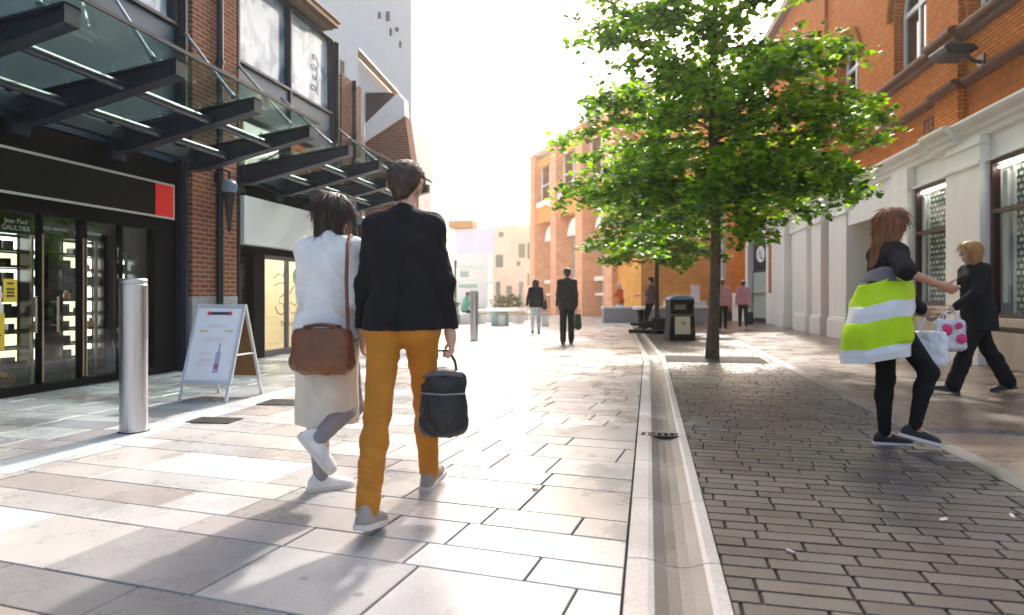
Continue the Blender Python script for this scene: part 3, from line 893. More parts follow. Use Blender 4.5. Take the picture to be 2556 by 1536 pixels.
# ------------------------------------------------------------------ beyond the second pillar: cantilevered arcade entrance
M_OFFW = mat("white_stone_cladding", (.94, .90, .83), .6, var=.03)
M_SOFF = mat("orange_timber_soffit", (.50, .26, .08), .5, var=.25, vscale=6, stretch=(.3, 3, 1))
M_RECESS_SHADE = mat("recess_shade_brown", (.05, .018, .014), .5, var=.3, vscale=3)
ar = wthing("arcade_building", "white stone arcade entrance with raking coping over a red brick wall", "building", (-9, 19, 0))
def yprism(pts, y, d, name, m, parent=ar, dx=0):
    P = [at_y(a, b, y) for a, b in pts]
    mb = MB(); mb.prism(P, (dx, d, 0)); return mb.obj(name, m, parent, world=True)
yprism([(880, 343), (976, 280), (994, 402), (994, 560), (880, 560)], 18.0, .5, "brick_wall", M_BRICK_L)
yprism([(880, 299), (959, 224), (974, 240), (976, 279), (880, 342)], 17.95, .35, "raking_coping", M_OFFW)
yprism([(878, 224), (958, 223.5), (880, 298)], 18.25, .3, "recess_shade", M_RECESS_SHADE)  # dark triangle: shade of the return put into a flat colour
yprism([(863, 140), (942, 222), (878, 223), (878, 330), (863, 330)], 18.15, .3, "inner_cladding", M_OFFW)
yprism([(863, 115), (959, 222), (943, 222), (863, 139)], 17.9, .2, "soffit_trim", M_SOFF)
yprism([(862, 331), (879, 331), (879, 560), (862, 560)], 18.2, .3, "white_pier", M_OFFW)
mb = MB(); a_ = at_y(940, 300, 19.2); mb.box((-9.4, 19.2, 0), (a_.x, 21.8, 5.0)); mb.box((-12, 21.4, 0), (-9.4, 21.8, 8)); 
mb.obj("dark_lobby", M_BLACK, ar, world=True)
# tall white building behind
wb = wthing("white_tower", "tall plain white building with few small slit windows behind the arcade", "building", (-14, 28, 0))
mb = MB(); mb.box((-17, 24.5, 0), (-8.95, 27, 30)); mb.obj("wall", M_OFFW, wb, world=True, bevel=.02)
for (px, py, w, h) in ((915, 38, 7, 16), (935, 40, 9, 24), (942, 78, 5, 18), (957, 72, 8, 10), (965, 108, 5, 16)):
    c = at_y(px, py, 24.5); k = 24.5 / 1620
    mb = MB(); mb.box((c.x - w * k / 2, 24.47, c.z - h * k / 2), (c.x + w * k / 2, 24.6, c.z + h * k / 2)); mb.obj("slit_window", mat("slit_brown", (.16, .09, .05), .5), wb, world=True)
# ================================================================== brick building on the right (local frame: +y along the facade, -x towards the street)
M_BRICK_R = brick_mat("orange_brick", (.76, .215, .016), (.58, .145, .012), (.26, .11, .035))
M_BRICK_RD = brick_mat("orange_soldier_brick", (.60, .165, .016), (.49, .12, .012), (.30, .12, .035), bw=.075, bh=.225)
M_TERRA = mat("terracotta_moulding", (.15, .052, .018), .65, var=.25, vscale=7, bump=.3)
M_WSTONE = mat("white_painted_stone", (.90, .86, .80), .55, var=.05, vscale=3, bump=.12, bscale=20, stretch=(1, 1, .4), spec=.3)
M_PLINTH = mat("buff_plinth_stone", (.55, .46, .34), .7, var=.15, vscale=4, bump=.25)
M_WFRAME = mat("white_window_frame", (.80, .80, .80), .4)
M_REDF = mat("oxblood_shop_frame", (.07, .016, .014), .3)
G_RIGHT = glass_mat("town_glass", (.90, .93, .92), .03, rough=.015, fres=1.16)
G_DARKW = glass_mat("upper_window_glass", (.10, .13, .12), .30, rough=.02)

RB = thing("brick_building", "orange brick building with arched white windows over a white stone shopfront", "building", (5.5, 14, 0), R(2.36))
S0, S1 = -5.2, 15.4
def rb(mb, name, m, parent=None, **k):
    return mb.obj(name, m, parent or RB, **k)

def arched_wall(mb, y0, y1, z0, z1, openings, depth, x=0.0, n=18):
    """facade sheet at x facing -x with arched openings (yc, w, sill, spring); reveals go inwards (+x)"""
    ops = sorted(openings)
    cur = y0
    def q(a, b, c, d, xx=x):
        mb.add([(xx, a, c), (xx, b, c), (xx, b, d), (xx, a, d)], [(0, 3, 2, 1)])
    for (yc, w, zs, zp) in ops:
        l, r_ = yc - w / 2, yc + w / 2
        q(cur, l, z0, z1)
        q(l, r_, z0, zs)
        arc = [(yc - w / 2 * math.cos(math.pi * i / n), zp + w / 2 * math.sin(math.pi * i / n)) for i in range(n + 1)]
        for (a, b) in zip(arc[:-1], arc[1:]):
            mb.add([(x, a[0], a[1]), (x, b[0], b[1]), (x, b[0], z1), (x, a[0], z1)], [(0, 3, 2, 1)])
        pr = [(l, zs), (l, zp)] + arc[1:-1] + [(r_, zp), (r_, zs)]
        for a, b in zip(pr, pr[1:] + pr[:1]):
            mb.add([(x, a[0], a[1]), (x, b[0], b[1]), (x + depth, b[0], b[1]), (x + depth, a[0], a[1])], [(0, 3, 2, 1)])
        cur = r_
    q(cur, y1, z0, z1)

def arch_window(yc, w, zs, zp, x, parent, m_frame, m_glass, ft=.09, transom=True, mull=1):
    """window frame following the arch, with mullions, glass as its sub-part"""
    n = 20; mb = MB()
    outer = [(yc - w / 2, zs)] + [(yc - w / 2 * math.cos(math.pi * i / n), zp + w / 2 * math.sin(math.pi * i / n)) for i in range(n + 1)] + [(yc + w / 2, zs)]
    wi = w - 2 * ft
    inner = [(yc - wi / 2, zs + ft)] + [(yc - wi / 2 * math.cos(math.pi * i / n), zp + wi / 2 * math.sin(math.pi * i / n)) for i in range(n + 1)] + [(yc + wi / 2, zs + ft)]
    N = len(outer)
    for i in range(N):
        k = (i + 1) % N
        a, b, c, d = outer[i], outer[k], inner[k], inner[i]
        mb.add([(x, *a), (x, *b), (x, *c), (x, *d), (x + .07, *a), (x + .07, *b), (x + .07, *c), (x + .07, *d)],
               [(0, 3, 2, 1), (3, 7, 6, 2), (0, 1, 5, 4)])
    for k in range(1, mull + 1):
        yy = yc - wi / 2 + wi * k / (mull + 1)
        hh = math.sqrt(max(0, (wi / 2) ** 2 - (yy - yc) ** 2))
        mb.box((x + .004, yy - .045, zs + ft), (x + .06, yy + .045, zp + hh))
    if transom:
        mb.box((x - .006, yc - wi / 2, zp - .05), (x + .064, yc + wi / 2, zp + .05))
    f = mb.obj("window", m_frame, parent)
    mb = MB(); mb.add([(x + .04, a, b) for a, b in inner], [list(range(len(inner)))[::-1]]); mb.obj("pane", m_glass, f)
    return f

# upper brick wall with arched openings
WINS = [(-1.55, 1.62), (1.72, 1.62), (5.60, 1.62), (8.95, 1.62), (12.6, 1.62)]
mb = MB()
arched_wall(mb, S0, S1, 5.83, 11.5, [(c, w, 6.02, 7.36) for c, w in WINS], .34)
mb.box((.36, S0, 4.2), (6, S1, 11.49))
mb.add([(0, S0, 11.5), (.36, S0, 11.5), (.36, S1, 11.5), (0, S1, 11.5)], [(0, 1, 2, 3)])
mb.add([(0, S1, 4.2), (.36, S1, 4.2), (.36, S1, 11.5), (0, S1, 11.5)], [(0, 1, 2, 3)])
rb(mb, "wall", M_BRICK_R)
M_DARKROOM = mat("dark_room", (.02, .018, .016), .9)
for c, w in WINS:
    arch_window(c, w - .02, 6.03, 7.36, .20, RB, M_WFRAME, G_DARKW)
    # hood mould over each arch
    mb = MB(); pts = [(-.03, c - (w / 2 + .16) * math.cos(math.pi * i / 20), 7.36 + (w / 2 + .16) * math.sin(math.pi * i / 20)) for i in range(21)]
    mb.tube(pts, .07, 8); rb(mb, "hood_mould", M_BRICK_RD, smooth=True)
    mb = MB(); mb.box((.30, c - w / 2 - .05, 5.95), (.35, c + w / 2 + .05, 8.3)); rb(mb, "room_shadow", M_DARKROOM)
    mb = MB(); mb.box((-.06, c - w / 2 - .05, 5.97), (.18, c + w / 2 + .05, 6.035)); rb(mb, "sill", M_TERRA, bevel=.01)
# brick bands
mb = MB(); mb.box((-.02, S0, 4.99), (.3, S1, 5.70)); rb(mb, "brick_band", M_BRICK_R)
mb = MB(); mb.box((-.005, S0, 4.19), (.3, S1, 4.88)); rb(mb, "soldier_band", M_BRICK_RD)
piers = [(-.66, .24), (7.35, 8.05), (14.4, 15.2), (-5.2, -4.6)]
for a, b in piers:
    mb = MB(); mb.box((-.13, a, 4.20), (-.006, b, 4.87)); mb.box((-.13, a, 4.98), (-.021, b, 5.72)); mb.box((-.09, a + .06, 5.99), (-.003, b - .06, 11.48)); rb(mb, "brick_pier", M_BRICK_R, bevel=.006)
def moulding(name, prof, m, yy0=S0, yy1=S1, prj=True):
    """prof: list of (x, z) outer outline, swept along the facade, breaking forward at the piers"""
    mb = MB()
    segs = [(yy0, yy1, 0.0)] + [(a - .05, b + .05, -.12) for a, b in piers] if prj else [(yy0, yy1, 0.0)]
    for a, b, dx in segs:
        e = .0015 if dx else 0
        P = [(x + (dx if x < .05 else 0), a, z + (e if z > prof[0][1] + .01 else -e)) for x, z in prof]
        mb.prism(P, (0, b - a, 0))
    return rb(mb, name, m)
moulding("upper_cornice", [(.2, 5.68), (-.05, 5.68), (-.09, 5.74), (-.10, 5.78), (-.18, 5.83), (-.20, 5.88), (-.20, 5.93), (-.14, 5.97), (.2, 5.985)], M_TERRA)
moulding("lower_moulding", [(.2, 4.86), (-.04, 4.86), (-.06, 4.90), (-.14, 4.94), (-.15, 4.99), (-.10, 5.02), (.2, 5.025)], M_TERRA)
moulding("shop_cornice", [(.2, 3.86), (-.06, 3.86), (-.08, 3.94), (-.14, 3.97), (-.16, 4.03), (-.26, 4.09), (-.29, 4.14), (-.29, 4.18), (.2, 4.215)], M_WSTONE)
# small white plates on the brick band
for yy, zz in ((3.2, 5.12), (6.1, 5.12)):
    mb = MB(); mb.box((-.05, yy, zz), (-.021, yy + .30, zz + .10)); rb(mb, "white_plate", M_WFRAME)
# relief lettering on the soldier band
text_obj("TED", .42, M_TERRA, basis((-.012, .72, 4.54), (0, -1, 0), (0, 0, 1)), "relief_lettering", RB, .012)

# white shopfront: fascia, pilasters, plinths, windows
mb = MB(); mb.box((.02, S0, 3.42), (.5, S1, 3.87)); rb(mb, "shop_fascia", M_WSTONE)
def pilaster(a, b, prj=.14, base=.5, cap=True):
    mb = MB()
    mb.box((-prj, a, 0), (.5, b, 3.42)); mb.box((-prj, a, 3.421), (.018, b, 3.86))
    p = rb(mb, "pilaster", M_WSTONE, bevel=.008)
    mb = MB(); mb.box((-prj - .05, a - .05, -.02), (.45, b + .05, base)); mb.box((-prj - .025, a - .025, base), (.45, b + .025, base + .07)); mb.obj("pilaster_base", M_WSTONE, p, bevel=.012)
    if cap:
        mb = MB(); mb.box((-prj - .04, a - .04, 3.36), (.01, b + .04, 3.44)); mb.box((-prj - .03, a - .03, 3.70), (.01, b + .03, 3.76)); mb.obj("pilaster_capital", M_WSTONE, p, bevel=.012)
pilaster(-1.42, -.22)
pilaster(1.46, 2.30, cap=False)
pilaster(5.32, 6.82)
pilaster(7.62, 8.6)
pilaster(9.2, 10.6)
pilaster(12.2, 13.2)
def shop_window(a, b, zb, zt, ztr, label=None):
    mb = MB(); mb.box((.12, a, 0), (.6, b, zb)); mb.box((-.06, a + .001, 0), (.119, b - .001, zb - .22)); rb(mb, "stall_riser", M_PLINTH, bevel=.012)
    mb = MB(); mb.box((-.09, a, zb - .14), (.2, b, zb)); rb(mb, "window_sill", M_PLINTH, bevel=.01)
    t = .075; x = .0
    mb = MB()
    mb.box((x, a, zb), (x + .12, a + t, zt)); mb.box((x, b - t, zb), (x + .12, b, zt)); mb.box((x + .002, a + t, zt - t), (x + .118, b - t, zt)); mb.box((x + .002, a + t, zb), (x + .118, b - t, zb + t)); mb.box((x - .004, a + t, ztr - .035), (x + .116, b - t, ztr + .035))
    f = rb(mb, "shop_window", M_REDF)
    mb = MB(); mb.box((x + .05, a + t, zb + t), (x + .06, b - t, zt - t)); mb.obj("pane", G_RIGHT, f)
    mb = MB(); mb.box((-.08, a, zt), (.12, b, 3.419)); rb(mb, "window_head", M_WSTONE)
    # interior box
    mb = MB(); mb.box((2.2, a - .5, 0), (2.25, b + .5, 3.4)); mb.box((.5, a - .5, zb - .3), (2.2, b + .5, zb - .25)); mb.box((.5, a - .5, 3.35), (2.2, b + .5, 3.4)); mb.box((.5, b + .5, 0), (2.2, b + .55, 3.4)); rb(mb, "window_backing", M_DARKROOM)
shop_window(-4.5, -1.46, .80, 3.40, 2.55)
shop_window(-.18, 1.42, .96, 3.38, 2.45)
# perforated brick-pattern screens and white columns displayed in the windows
m, t_, p_ = nt("brick_screen")
tc = t_.nodes.new("ShaderNodeTexCoord"); sp = t_.nodes.new("ShaderNodeSeparateXYZ"); cb = t_.nodes.new("ShaderNodeCombineXYZ"); br = t_.nodes.new("ShaderNodeTexBrick")
t_.links.new(tc.outputs["Object"], sp.inputs[0]); t_.links.new(sp.outputs[1], cb.inputs[0]); t_.links.new(sp.outputs[2], cb.inputs[1]); t_.links.new(cb.outputs[0], br.inputs[0])
br.inputs["Scale"].default_value = 1; br.inputs["Brick Width"].default_value = .15; br.inputs["Row Height"].default_value = .105; br.inputs["Mortar Size"].default_value = .024; br.inputs["Mortar Smooth"].default_value = .05
br.inputs["Color1"].default_value = (.9, .9, .84, 1); br.inputs["Color2"].default_value = (.30, .30, .22, 1); br.inputs["Mortar"].default_value = (.006, .006, .005, 1); br.inputs["Bias"].default_value = -.1
t_.links.new(br.outputs[0], p_.inputs["Base Color"]); p_.inputs["Roughness"].default_value = .35
M_SCREEN = m
def screen(label, a, b, z0, z1, x=.17):
    w = thing("display_screen", label, "window display", (5.5, 14, 0), R(2.36))
    mb = MB(); mb.box((x, a, z0), (x + .04, b, z1)); mb.obj("panel", M_SCREEN, w)
    mb = MB(); mb.box((x - .03, a - .03, z0 - .03), (x + .05, a, z1)); mb.box((x - .03, b, z0 - .03), (x + .05, b + .03, z1)); mb.obj("frame", M_WFRAME, w)
screen("black and white brick-patterned display screen in the middle shop window", -.12, 1.12, 1.02, 3.2)
screen("pale brick-patterned display screen in the rightmost shop window", -4.3, -1.90, .9, 3.25)
for lab, yy in (("white column inside the rightmost shop window", -1.72), ("white column inside the middle shop window", 1.27)):
    w = thing("display_column", lab, "window display", (5.5, 14, 0), R(2.36)); mb = MB(); mb.box((.09, yy - .07, 1.04), (.135, yy + .07, 3.2)); mb.obj("shaft", M_WFRAME, w, bevel=.01)
w = thing("display_ring", "white angled frame hanging in the rightmost shop window", "window display", (5.5, 14, 0), R(2.36))
mb = MB(); mb.tube([(.12, -2.25, 2.75), (.12, -2.52, 3.05), (.12, -2.65, 2.72), (.12, -2.38, 2.45), (.12, -2.25, 2.75)], .02, 8); mb.obj("loop", M_WFRAME, w)
for lab, a_, b_ in (("added strip lamp brightening the middle shop window display", -.1, 1.34), ("added strip lamp brightening the rightmost shop window display", -4.4, -1.54)):
    w = thing("added_strip", lab, "added light", (5.5, 14, 0), R(2.36)); mb = MB(); mb.box((.08, a_, 3.27), (.13, b_, 3.30)); mb.obj("tube", emit_mat("added_strip_glow", (1, .97, .88), 7), w)  # unseen strip lamps added to brighten the dim display screens
# recessed entrance bay with white lintel box
mb = MB(); mb.box((1.3, 2.3, 0), (1.36, 5.32, 3.42)); mb.box((.5, 2.3, 0), (1.3, 2.36, 3.42)); rb(mb, "entrance_recess", M_WSTONE)
mb = MB(); mb.box((-.1, 2.31, 3.02), (1.2, 5.31, 3.418)); rb(mb, "entrance_lintel", M_WSTONE, bevel=.012)
mb = MB(); mb.box((1.2, 2.8, .05), (1.29, 4.9, 2.9)); d = rb(mb, "entrance_door", mat("dark_door", (.03, .02, .016), .35)); 
mb = MB(); mb.box((1.18, 3.0, .5), (1.195, 3.75, 2.7)); mb.box((1.18, 3.95, .5), (1.195, 4.7, 2.7)); mb.obj("pane", G_RIGHT, d)
mb = MB(); mb.box((.3, 6.82, 0), (.36, 7.62, 3.42)); rb(mb, "side_door", mat("dark_door", (.03, .02, .016), .35))
mb = MB(); mb.box((.27, 6.9, .5), (.295, 7.4, 2.4)); rb(mb, "red_door_panel", mat("red_panel", (.50, .07, .025), .4))
for a, b in ((8.6, 9.2), (10.6, 12.2), (13.2, S1)):
    mb = MB(); mb.box((.1, a, 0), (.5, b, 3.42)); rb(mb, "shop_wall", M_WSTONE)
mb = MB(); mb.box((.5, S0, 0), (6, S0 + .1, 4.2)); mb.box((2.4, S0 + .1, 0), (6, S1, 4.19)); rb(mb, "core", M_DARKROOM)
mb = MB(); mb.box((-.28, S0, 11.5), (.5, S1, 11.8)); rb(mb, "parapet", M_TERRA)

# floodlight on the brick band
fl = thing("floodlight", "black boxy floodlight on an arm over the white shopfront", "floodlight", (5.5, 14, 0), R(2.36))
mb = MB(); mb.prism([(-.20, -1.55, 5.26), (-.26, -1.52, 5.36), (-.62, -1.52, 5.40), (-.74, -1.55, 5.34), (-.70, -1.58, 5.22), (-.30, -1.6, 5.20)], (0, .62, .02)); mb.obj("housing", mat("flood_black", (.008, .008, .008), .45), fl, bevel=.02)
mb = MB(); mb.tube([(-.02, -1.25, 5.12), (-.14, -1.25, 5.14), (-.26, -1.25, 5.24)], .035, 8); mb.box((-.05, -1.36, 5.02), (-.021, -1.14, 5.24)); mb.obj("arm", mat("flood_black", (.008, .008, .008), .45), fl)
mb = MB(); mb.prism([(-.32, -1.54, 5.195), (-.68, -1.54, 5.215), (-.68, -1.54, 5.21), (-.32, -1.54, 5.19)], (0, .52, .0)); mb.obj("lens", mat("flood_lens", (.02, .02, .02), .4), fl)

# ================================================================== second brick building with the tall white arch
AB = thing("arched_building", "orange brick building with one tall white arched doorway past the white shopfront", "building", (5.0, 30, 0), R(20))
mb = MB()
arched_wall(mb, -1.2, 3.2, 1.3, 6.2, [(1.02, 1.75, 1.3, 3.2)], .4)
mb.box((.41, -1.2, 0), (5, 3.2, 6.19)); mb.add([(0, 3.2, 0), (.41, 3.2, 0), (.41, 3.2, 6.2), (0, 3.2, 6.2)], [(0, 1, 2, 3)])
mb.add([(0, -1.2, 0), (.41, -1.2, 0), (.41, -1.2, 6.2), (0, -1.2, 6.2)], [(3, 2, 1, 0)])
mb.obj("wall", M_BRICK_R, AB)
mb = MB(); mb.box((-.08, -1.2, 0), (.40, .14, 1.3)); mb.box((-.08, 1.90, 0), (.40, 3.22, 1.3)); mb.obj("plinth", M_WSTONE, AB, bevel=.012)
mb = MB()
n = 24
for ro, ri, x0, x1 in ((.99, .80, -.05, .25),):
    O = [(1.02 - ro, 0)] + [(1.02 - ro * math.cos(math.pi * i / n), 3.2 + ro * math.sin(math.pi * i / n)) for i in range(n + 1)] + [(1.02 + ro, 0)]
    I = [(1.02 - ri, 0)] + [(1.02 - ri * math.cos(math.pi * i / n), 3.2 + ri * math.sin(math.pi * i / n)) for i in range(n + 1)] + [(1.02 + ri, 0)]
    for i in range(len(O) - 1):
        a, b, c, d = O[i], O[i + 1], I[i + 1], I[i]
        mb.add([(x0, *a), (x0, *b), (x0, *c), (x0, *d), (x1, *a), (x1, *b), (x1, *c), (x1, *d)], [(0, 3, 2, 1), (3, 7, 6, 2), (0, 1, 5, 4)])
mb.obj("arch_surround", M_WSTONE, AB)
mb = MB(); mb.box((.2, .2, 0), (.26, 1.84, 2.3)); d = mb.obj("door", mat("door_pale_glass_frame", (.03, .03, .03), .4), AB)
mb = MB(); mb.box((.18, .32, .2), (.195, 1.72, 2.2)); mb.obj("pane", mat("pale_door_glass", (.42, .50, .44), .15), d)
mb = MB(); mb.add([(.24, 1.02 - .8 * math.cos(math.pi * i / n), 3.2 + .8 * math.sin(math.pi * i / n)) for i in range(n + 1)] + [(.24, 1.82, 2.3), (.24, .22, 2.3)], [list(range(n + 3))[::-1]]); f = mb.obj("fanlight", M_DARKROOM, AB)
mb = MB(); mb.lathe([(.001, 0), (.36, 0), (.36, .03), (.001, .03)], 28); mb.xf(basis((.17, 1.02, 3.0), (0, -1, 0), (0, 0, 1))); mb.obj("white_roundel", M_WFRAME, f)
mb = MB(); mb.tube([(.15, 1.22, 2.95), (.15, 1.05, 3.12), (.15, .92, 3.0), (.15, 1.05, 2.86), (.15, .85, 2.8)], .03, 6); mb.obj("roundel_motif", M_DARKROOM, f)
pl = thing("wall_plaque", "small white plaque on the orange brick beside the tall arch", "plaque", (5.0, 30, 0), R(20))
mb = MB(); mb.box((-.05, -.55, 3.3), (-.002, -.15, 3.75)); mb.obj("plate", M_WFRAME, pl, bevel=.01)
hb = thing("hanging_sign", "dark projecting sign board on the brick by the tall arch", "sign", (5.0, 30, 0), R(20))
mb = MB(); mb.box((-.62, -.42, 3.9), (-.08, -.36, 4.6)); mb.obj("board", M_BLACK, hb); mb = MB(); mb.tube([(0, -.39, 4.66), (-.62, -.39, 4.66)], .02, 8); mb.obj("bracket", M_BLACK, hb)
mb = MB(); mb.box((-.16, -1.2, 4.75), (.1, 3.25, 4.95)); mb.box((-.1, -1.2, 6.2), (.5, 3.25, 6.4)); mb.obj("string_course", M_TERRA, AB)

# ================================================================== far arcade of brick piers (street bends left)
FB = thing("arcade_brick_building", "large haze-paled orange brick building with tall piers, white lunettes and big upper windows", "building", (-8.2, 47.6, 0), R(27.1))
M_BRICK_F = brick_mat("haze_paled_brick", (.80, .42, .25), (.74, .37, .21), (.75, .48, .32), bw=.45, bh=.15)  # haze fade is put into the paler brick colours of the far arcade
M_BRICK_FI = brick_mat("haze_paled_reveal", (.82, .42, .11), (.76, .36, .09), (.72, .42, .18), bw=.45, bh=.15)
mb = MB(); mb.box((1.3, -16.6, 0), (9, .4, 10.8)); mb.box((.25, -16.6, 6.3), (1.3, .4, 7.4)); mb.box((.3, -16.6, 10.2), (1.3, .4, 10.8)); mb.box((.3, -16.6, 0), (1.3, -13.9, 6.29)); mb.obj("wall", M_BRICK_FI, FB)
py = [0, -4.6, -9.2, -13.4]
for y in py:
    mb = MB(); mb.box((-.05, y - .55, 0), (1.31, y + .55, 11.1)); mb.obj("brick_pier", M_BRICK_F, FB, bevel=.02)
for a, b in zip(py[:-1], py[1:]):
    lo, hi = b + .55, a - .55; c = (lo + hi) / 2; w = hi - lo
    mb = MB(); N = 14
    mb.prism([(.62, lo + .35, 5.0), (.62, hi - .35, 5.0)] + [(.62, c + (w / 2 - .35) * math.cos(math.pi * i / N), 5.0 + (w / 2 - .35) * .78 * math.sin(math.pi * i / N)) for i in range(N + 1)][::1], (.6, 0, 0)); mb.obj("lunette", M_WSTONE, FB)
    mb = MB(); mb.box((.10, lo, 7.4), (1.28, hi, 7.75)); mb.obj("window_sill", M_WSTONE, FB)
    mb = MB()
    for yy in (lo, c - .05, hi - .1): mb.box((.5, yy, 7.75), (.62, yy + .1, 10.2))
    mb.box((.502, lo + .1, 8.9), (.618, hi - .1, 8.98))
    f = mb.obj("window_frame", M_WFRAME, FB)
    mb = MB(); mb.box((.55, lo + .1, 7.75), (.57, hi - .1, 10.2)); mb.obj("pane", glass_mat("far_pane", (.5, .6, .62), .45), f)
    mb = MB(); mb.box((1.15, lo + 1.2, .2), (1.29, hi - .02, 5.0)); mb.obj("glazing", mat("far_blue_glazing", (.42, .52, .55), .12, spec=.8), FB)
    mb = MB(); mb.box((.7, lo, 2.05), (1.28, hi - .01, 2.3)); mb.box((.75, lo, 1.2), (1.27, hi - .01, 1.35)); mb.obj("white_rail", M_WSTONE, FB)
mb = MB(); mb.box((-.2, -16.8, 11.1), (2, .8, 11.5)); mb.obj("coping", M_WSTONE, FB)
# lower brick range linking to the arch building
LR = thing("low_brick_range", "lower orange brick range with pale glazing behind the second tree", "building", (2.0, 40, 0), R(48))
mb = MB(); mb.box((0, -6, 3.4), (6, 10, 5.2)); mb.box((.8, -6, 0), (6, 10, 3.4)); mb.obj("wall", M_BRICK_F, LR)
for y in (-5.5, -2.6, .4, 3.2, 6.0, 8.8):
    mb = MB(); mb.box((-.1, y - .5, 0), (.81, y + .5, 3.41)); mb.obj("brick_pier", M_BRICK_R, LR)
for y in (-4.05, -1.1, 1.8, 4.6, 7.4):
    mb = MB(); mb.box((.6, y - .9, .3), (.7, y + .9, 3.3)); mb.obj("glazing", mat("pale_glazing", (.48, .52, .50), .15), LR)
# pale buildings closing the view
M_PALE = mat("pale_far_render", (.74, .66, .55), .7, var=.08, vscale=.8)
def far_block(name, label, px0, px1, ptop, y, m, wins, depth=10, wm=None):
    a, b = at_y(px0, ptop, y), at_y(px1, ptop, y)
    t = wthing(name, label, "building", ((a.x + b.x) / 2, y + depth / 2, 0))
    mb = MB(); mb.box((a.x, y, -.02), (b.x, y + depth, a.z)); mb.obj("wall", m, t, world=True, bevel=.02)
    for (x0, y0, x1, y1) in wins:
        p, q = at_y(x0, y0, y), at_y(x1, y1, y)
        mb = MB(); mb.box((p.x, y - .06, q.z), (q.x, y + .05, p.z)); mb.obj("window", wm or mat("far_window", (.22, .25, .20), .15, spec=.8), t, world=True)
    return t
far_block("cream_building", "cream rendered building with dark windows to the left of the tall piers", 1182, 1300, 545, 58, M_PALE, [(1196, 615, 1213, 645), (1203, 560, 1214, 572), (1251, 588, 1266, 622), (1272, 586, 1284, 625), (1246, 630, 1254, 642), (1196, 680, 1206, 730), (1222, 690, 1234, 735), (1252, 680, 1262, 735), (1272, 660, 1284, 690)])
far_block("grey_building", "pale grey building glimpsed between the near tree trunk and arch", 1690, 1800, 470, 70, mat("pale_grey_render", (.62, .64, .68), .6, var=.08), [(1722, 530, 1735, 560), (1745, 525, 1760, 560), (1742, 585, 1758, 620), (1722, 590, 1734, 620)])
far_block("white_end_building", "white building closing the street behind the walkers", 1085, 1190, 610, 66, M_OFFW, [(1098, 655, 1130, 668), (1106, 680, 1150, 694)], wm=mat("mint_window", (.45, .58, .50), .2))
# glass and bronze pavilion on the left of the plaza
pv = wthing("pavilion", "white framed pavilion with lavender panel and bronze roof edge", "pavilion", (-12, 46, 0))
a, b = at_y(1097, 552, 45), at_y(1190, 612, 45)
mb = MB(); mb.box((a.x, 45, b.z), (b.x, 45.3, a.z)); mb.obj("lavender_panel", mat("lavender_panel", (.62, .64, .78), .5, var=.06), pv, world=True)
c, d = at_y(1084, 534, 44.9), at_y(1142, 549, 44.9)
mb = MB(); mb.box((c.x, 44.6, d.z), (d.x, 46, c.z)); mb.obj("bronze_edge", M_SOFF, pv, world=True)
for x0, x1 in ((1085, 1094), (1176, 1186)):
    p, q = at_y(x0, 560, 45), at_y(x1, 560, 45)
    mb = MB(); mb.box((p.x, 45.05, 0), (q.x, 45.25, 5.9)); mb.obj("post", M_OFFW, pv, world=True)
e = at_y(1190, 640, 45)
mb = MB(); mb.box((a.x, 45.06, 3.0), (b.x, 45.2, 3.25)); mb.box((c.x, 45.02, 2.0), (b.x, 45.22, 2.2)); mb.obj("cross_rail", mat("mint_rail", (.55, .68, .58), .4), pv, world=True)
# ================================================================== lime trees
def leaf_mat(name, c_hi, c_lo, trans):
    m, t, p = nt(name)
    out = t.nodes["Material Output"]
    a = t.nodes.new("ShaderNodeAttribute"); a.attribute_name = "tone"
    mix = t.nodes.new("ShaderNodeMix"); mix.data_type = 'RGBA'
    mix.inputs["A"].default_value = (*c_lo, 1); mix.inputs["B"].default_value = (*c_hi, 1)
    sp = t.nodes.new("ShaderNodeSeparateColor"); t.links.new(a.outputs["Color"], sp.inputs[0]); t.links.new(sp.outputs[0], mix.inputs["Factor"])
    t.links.new(mix.outputs["Result"], p.inputs["Base Color"])
    p.inputs["Roughness"].default_value = .42
    tr = t.nodes.new("ShaderNodeBsdfTranslucent")
    hs = t.nodes.new("ShaderNodeHueSaturation"); hs.inputs["Hue"].default_value = .485; hs.inputs["Saturation"].default_value = 1.1; hs.inputs["Value"].default_value = 2.4
    t.links.new(mix.outputs["Result"], hs.inputs["Color"]); t.links.new(hs.outputs[0], tr.inputs[0])
    mx = t.nodes.new("ShaderNodeMixShader"); mx.inputs[0].default_value = trans
    t.links.new(p.outputs[0], mx.inputs[1]); t.links.new(tr.outputs[0], mx.inputs[2]); t.links.new(mx.outputs[0], out.inputs[0])
    MATS[name] = m
    return m
M_LEAF = leaf_mat("lime_leaf", (.17, .34, .010), (.014, .078, .009), .52)
M_BARK = mat("lime_bark", (.12, .085, .055), .9, var=.45, vscale=22, bump=1.0, bscale=35, stretch=(1, 1, .25))

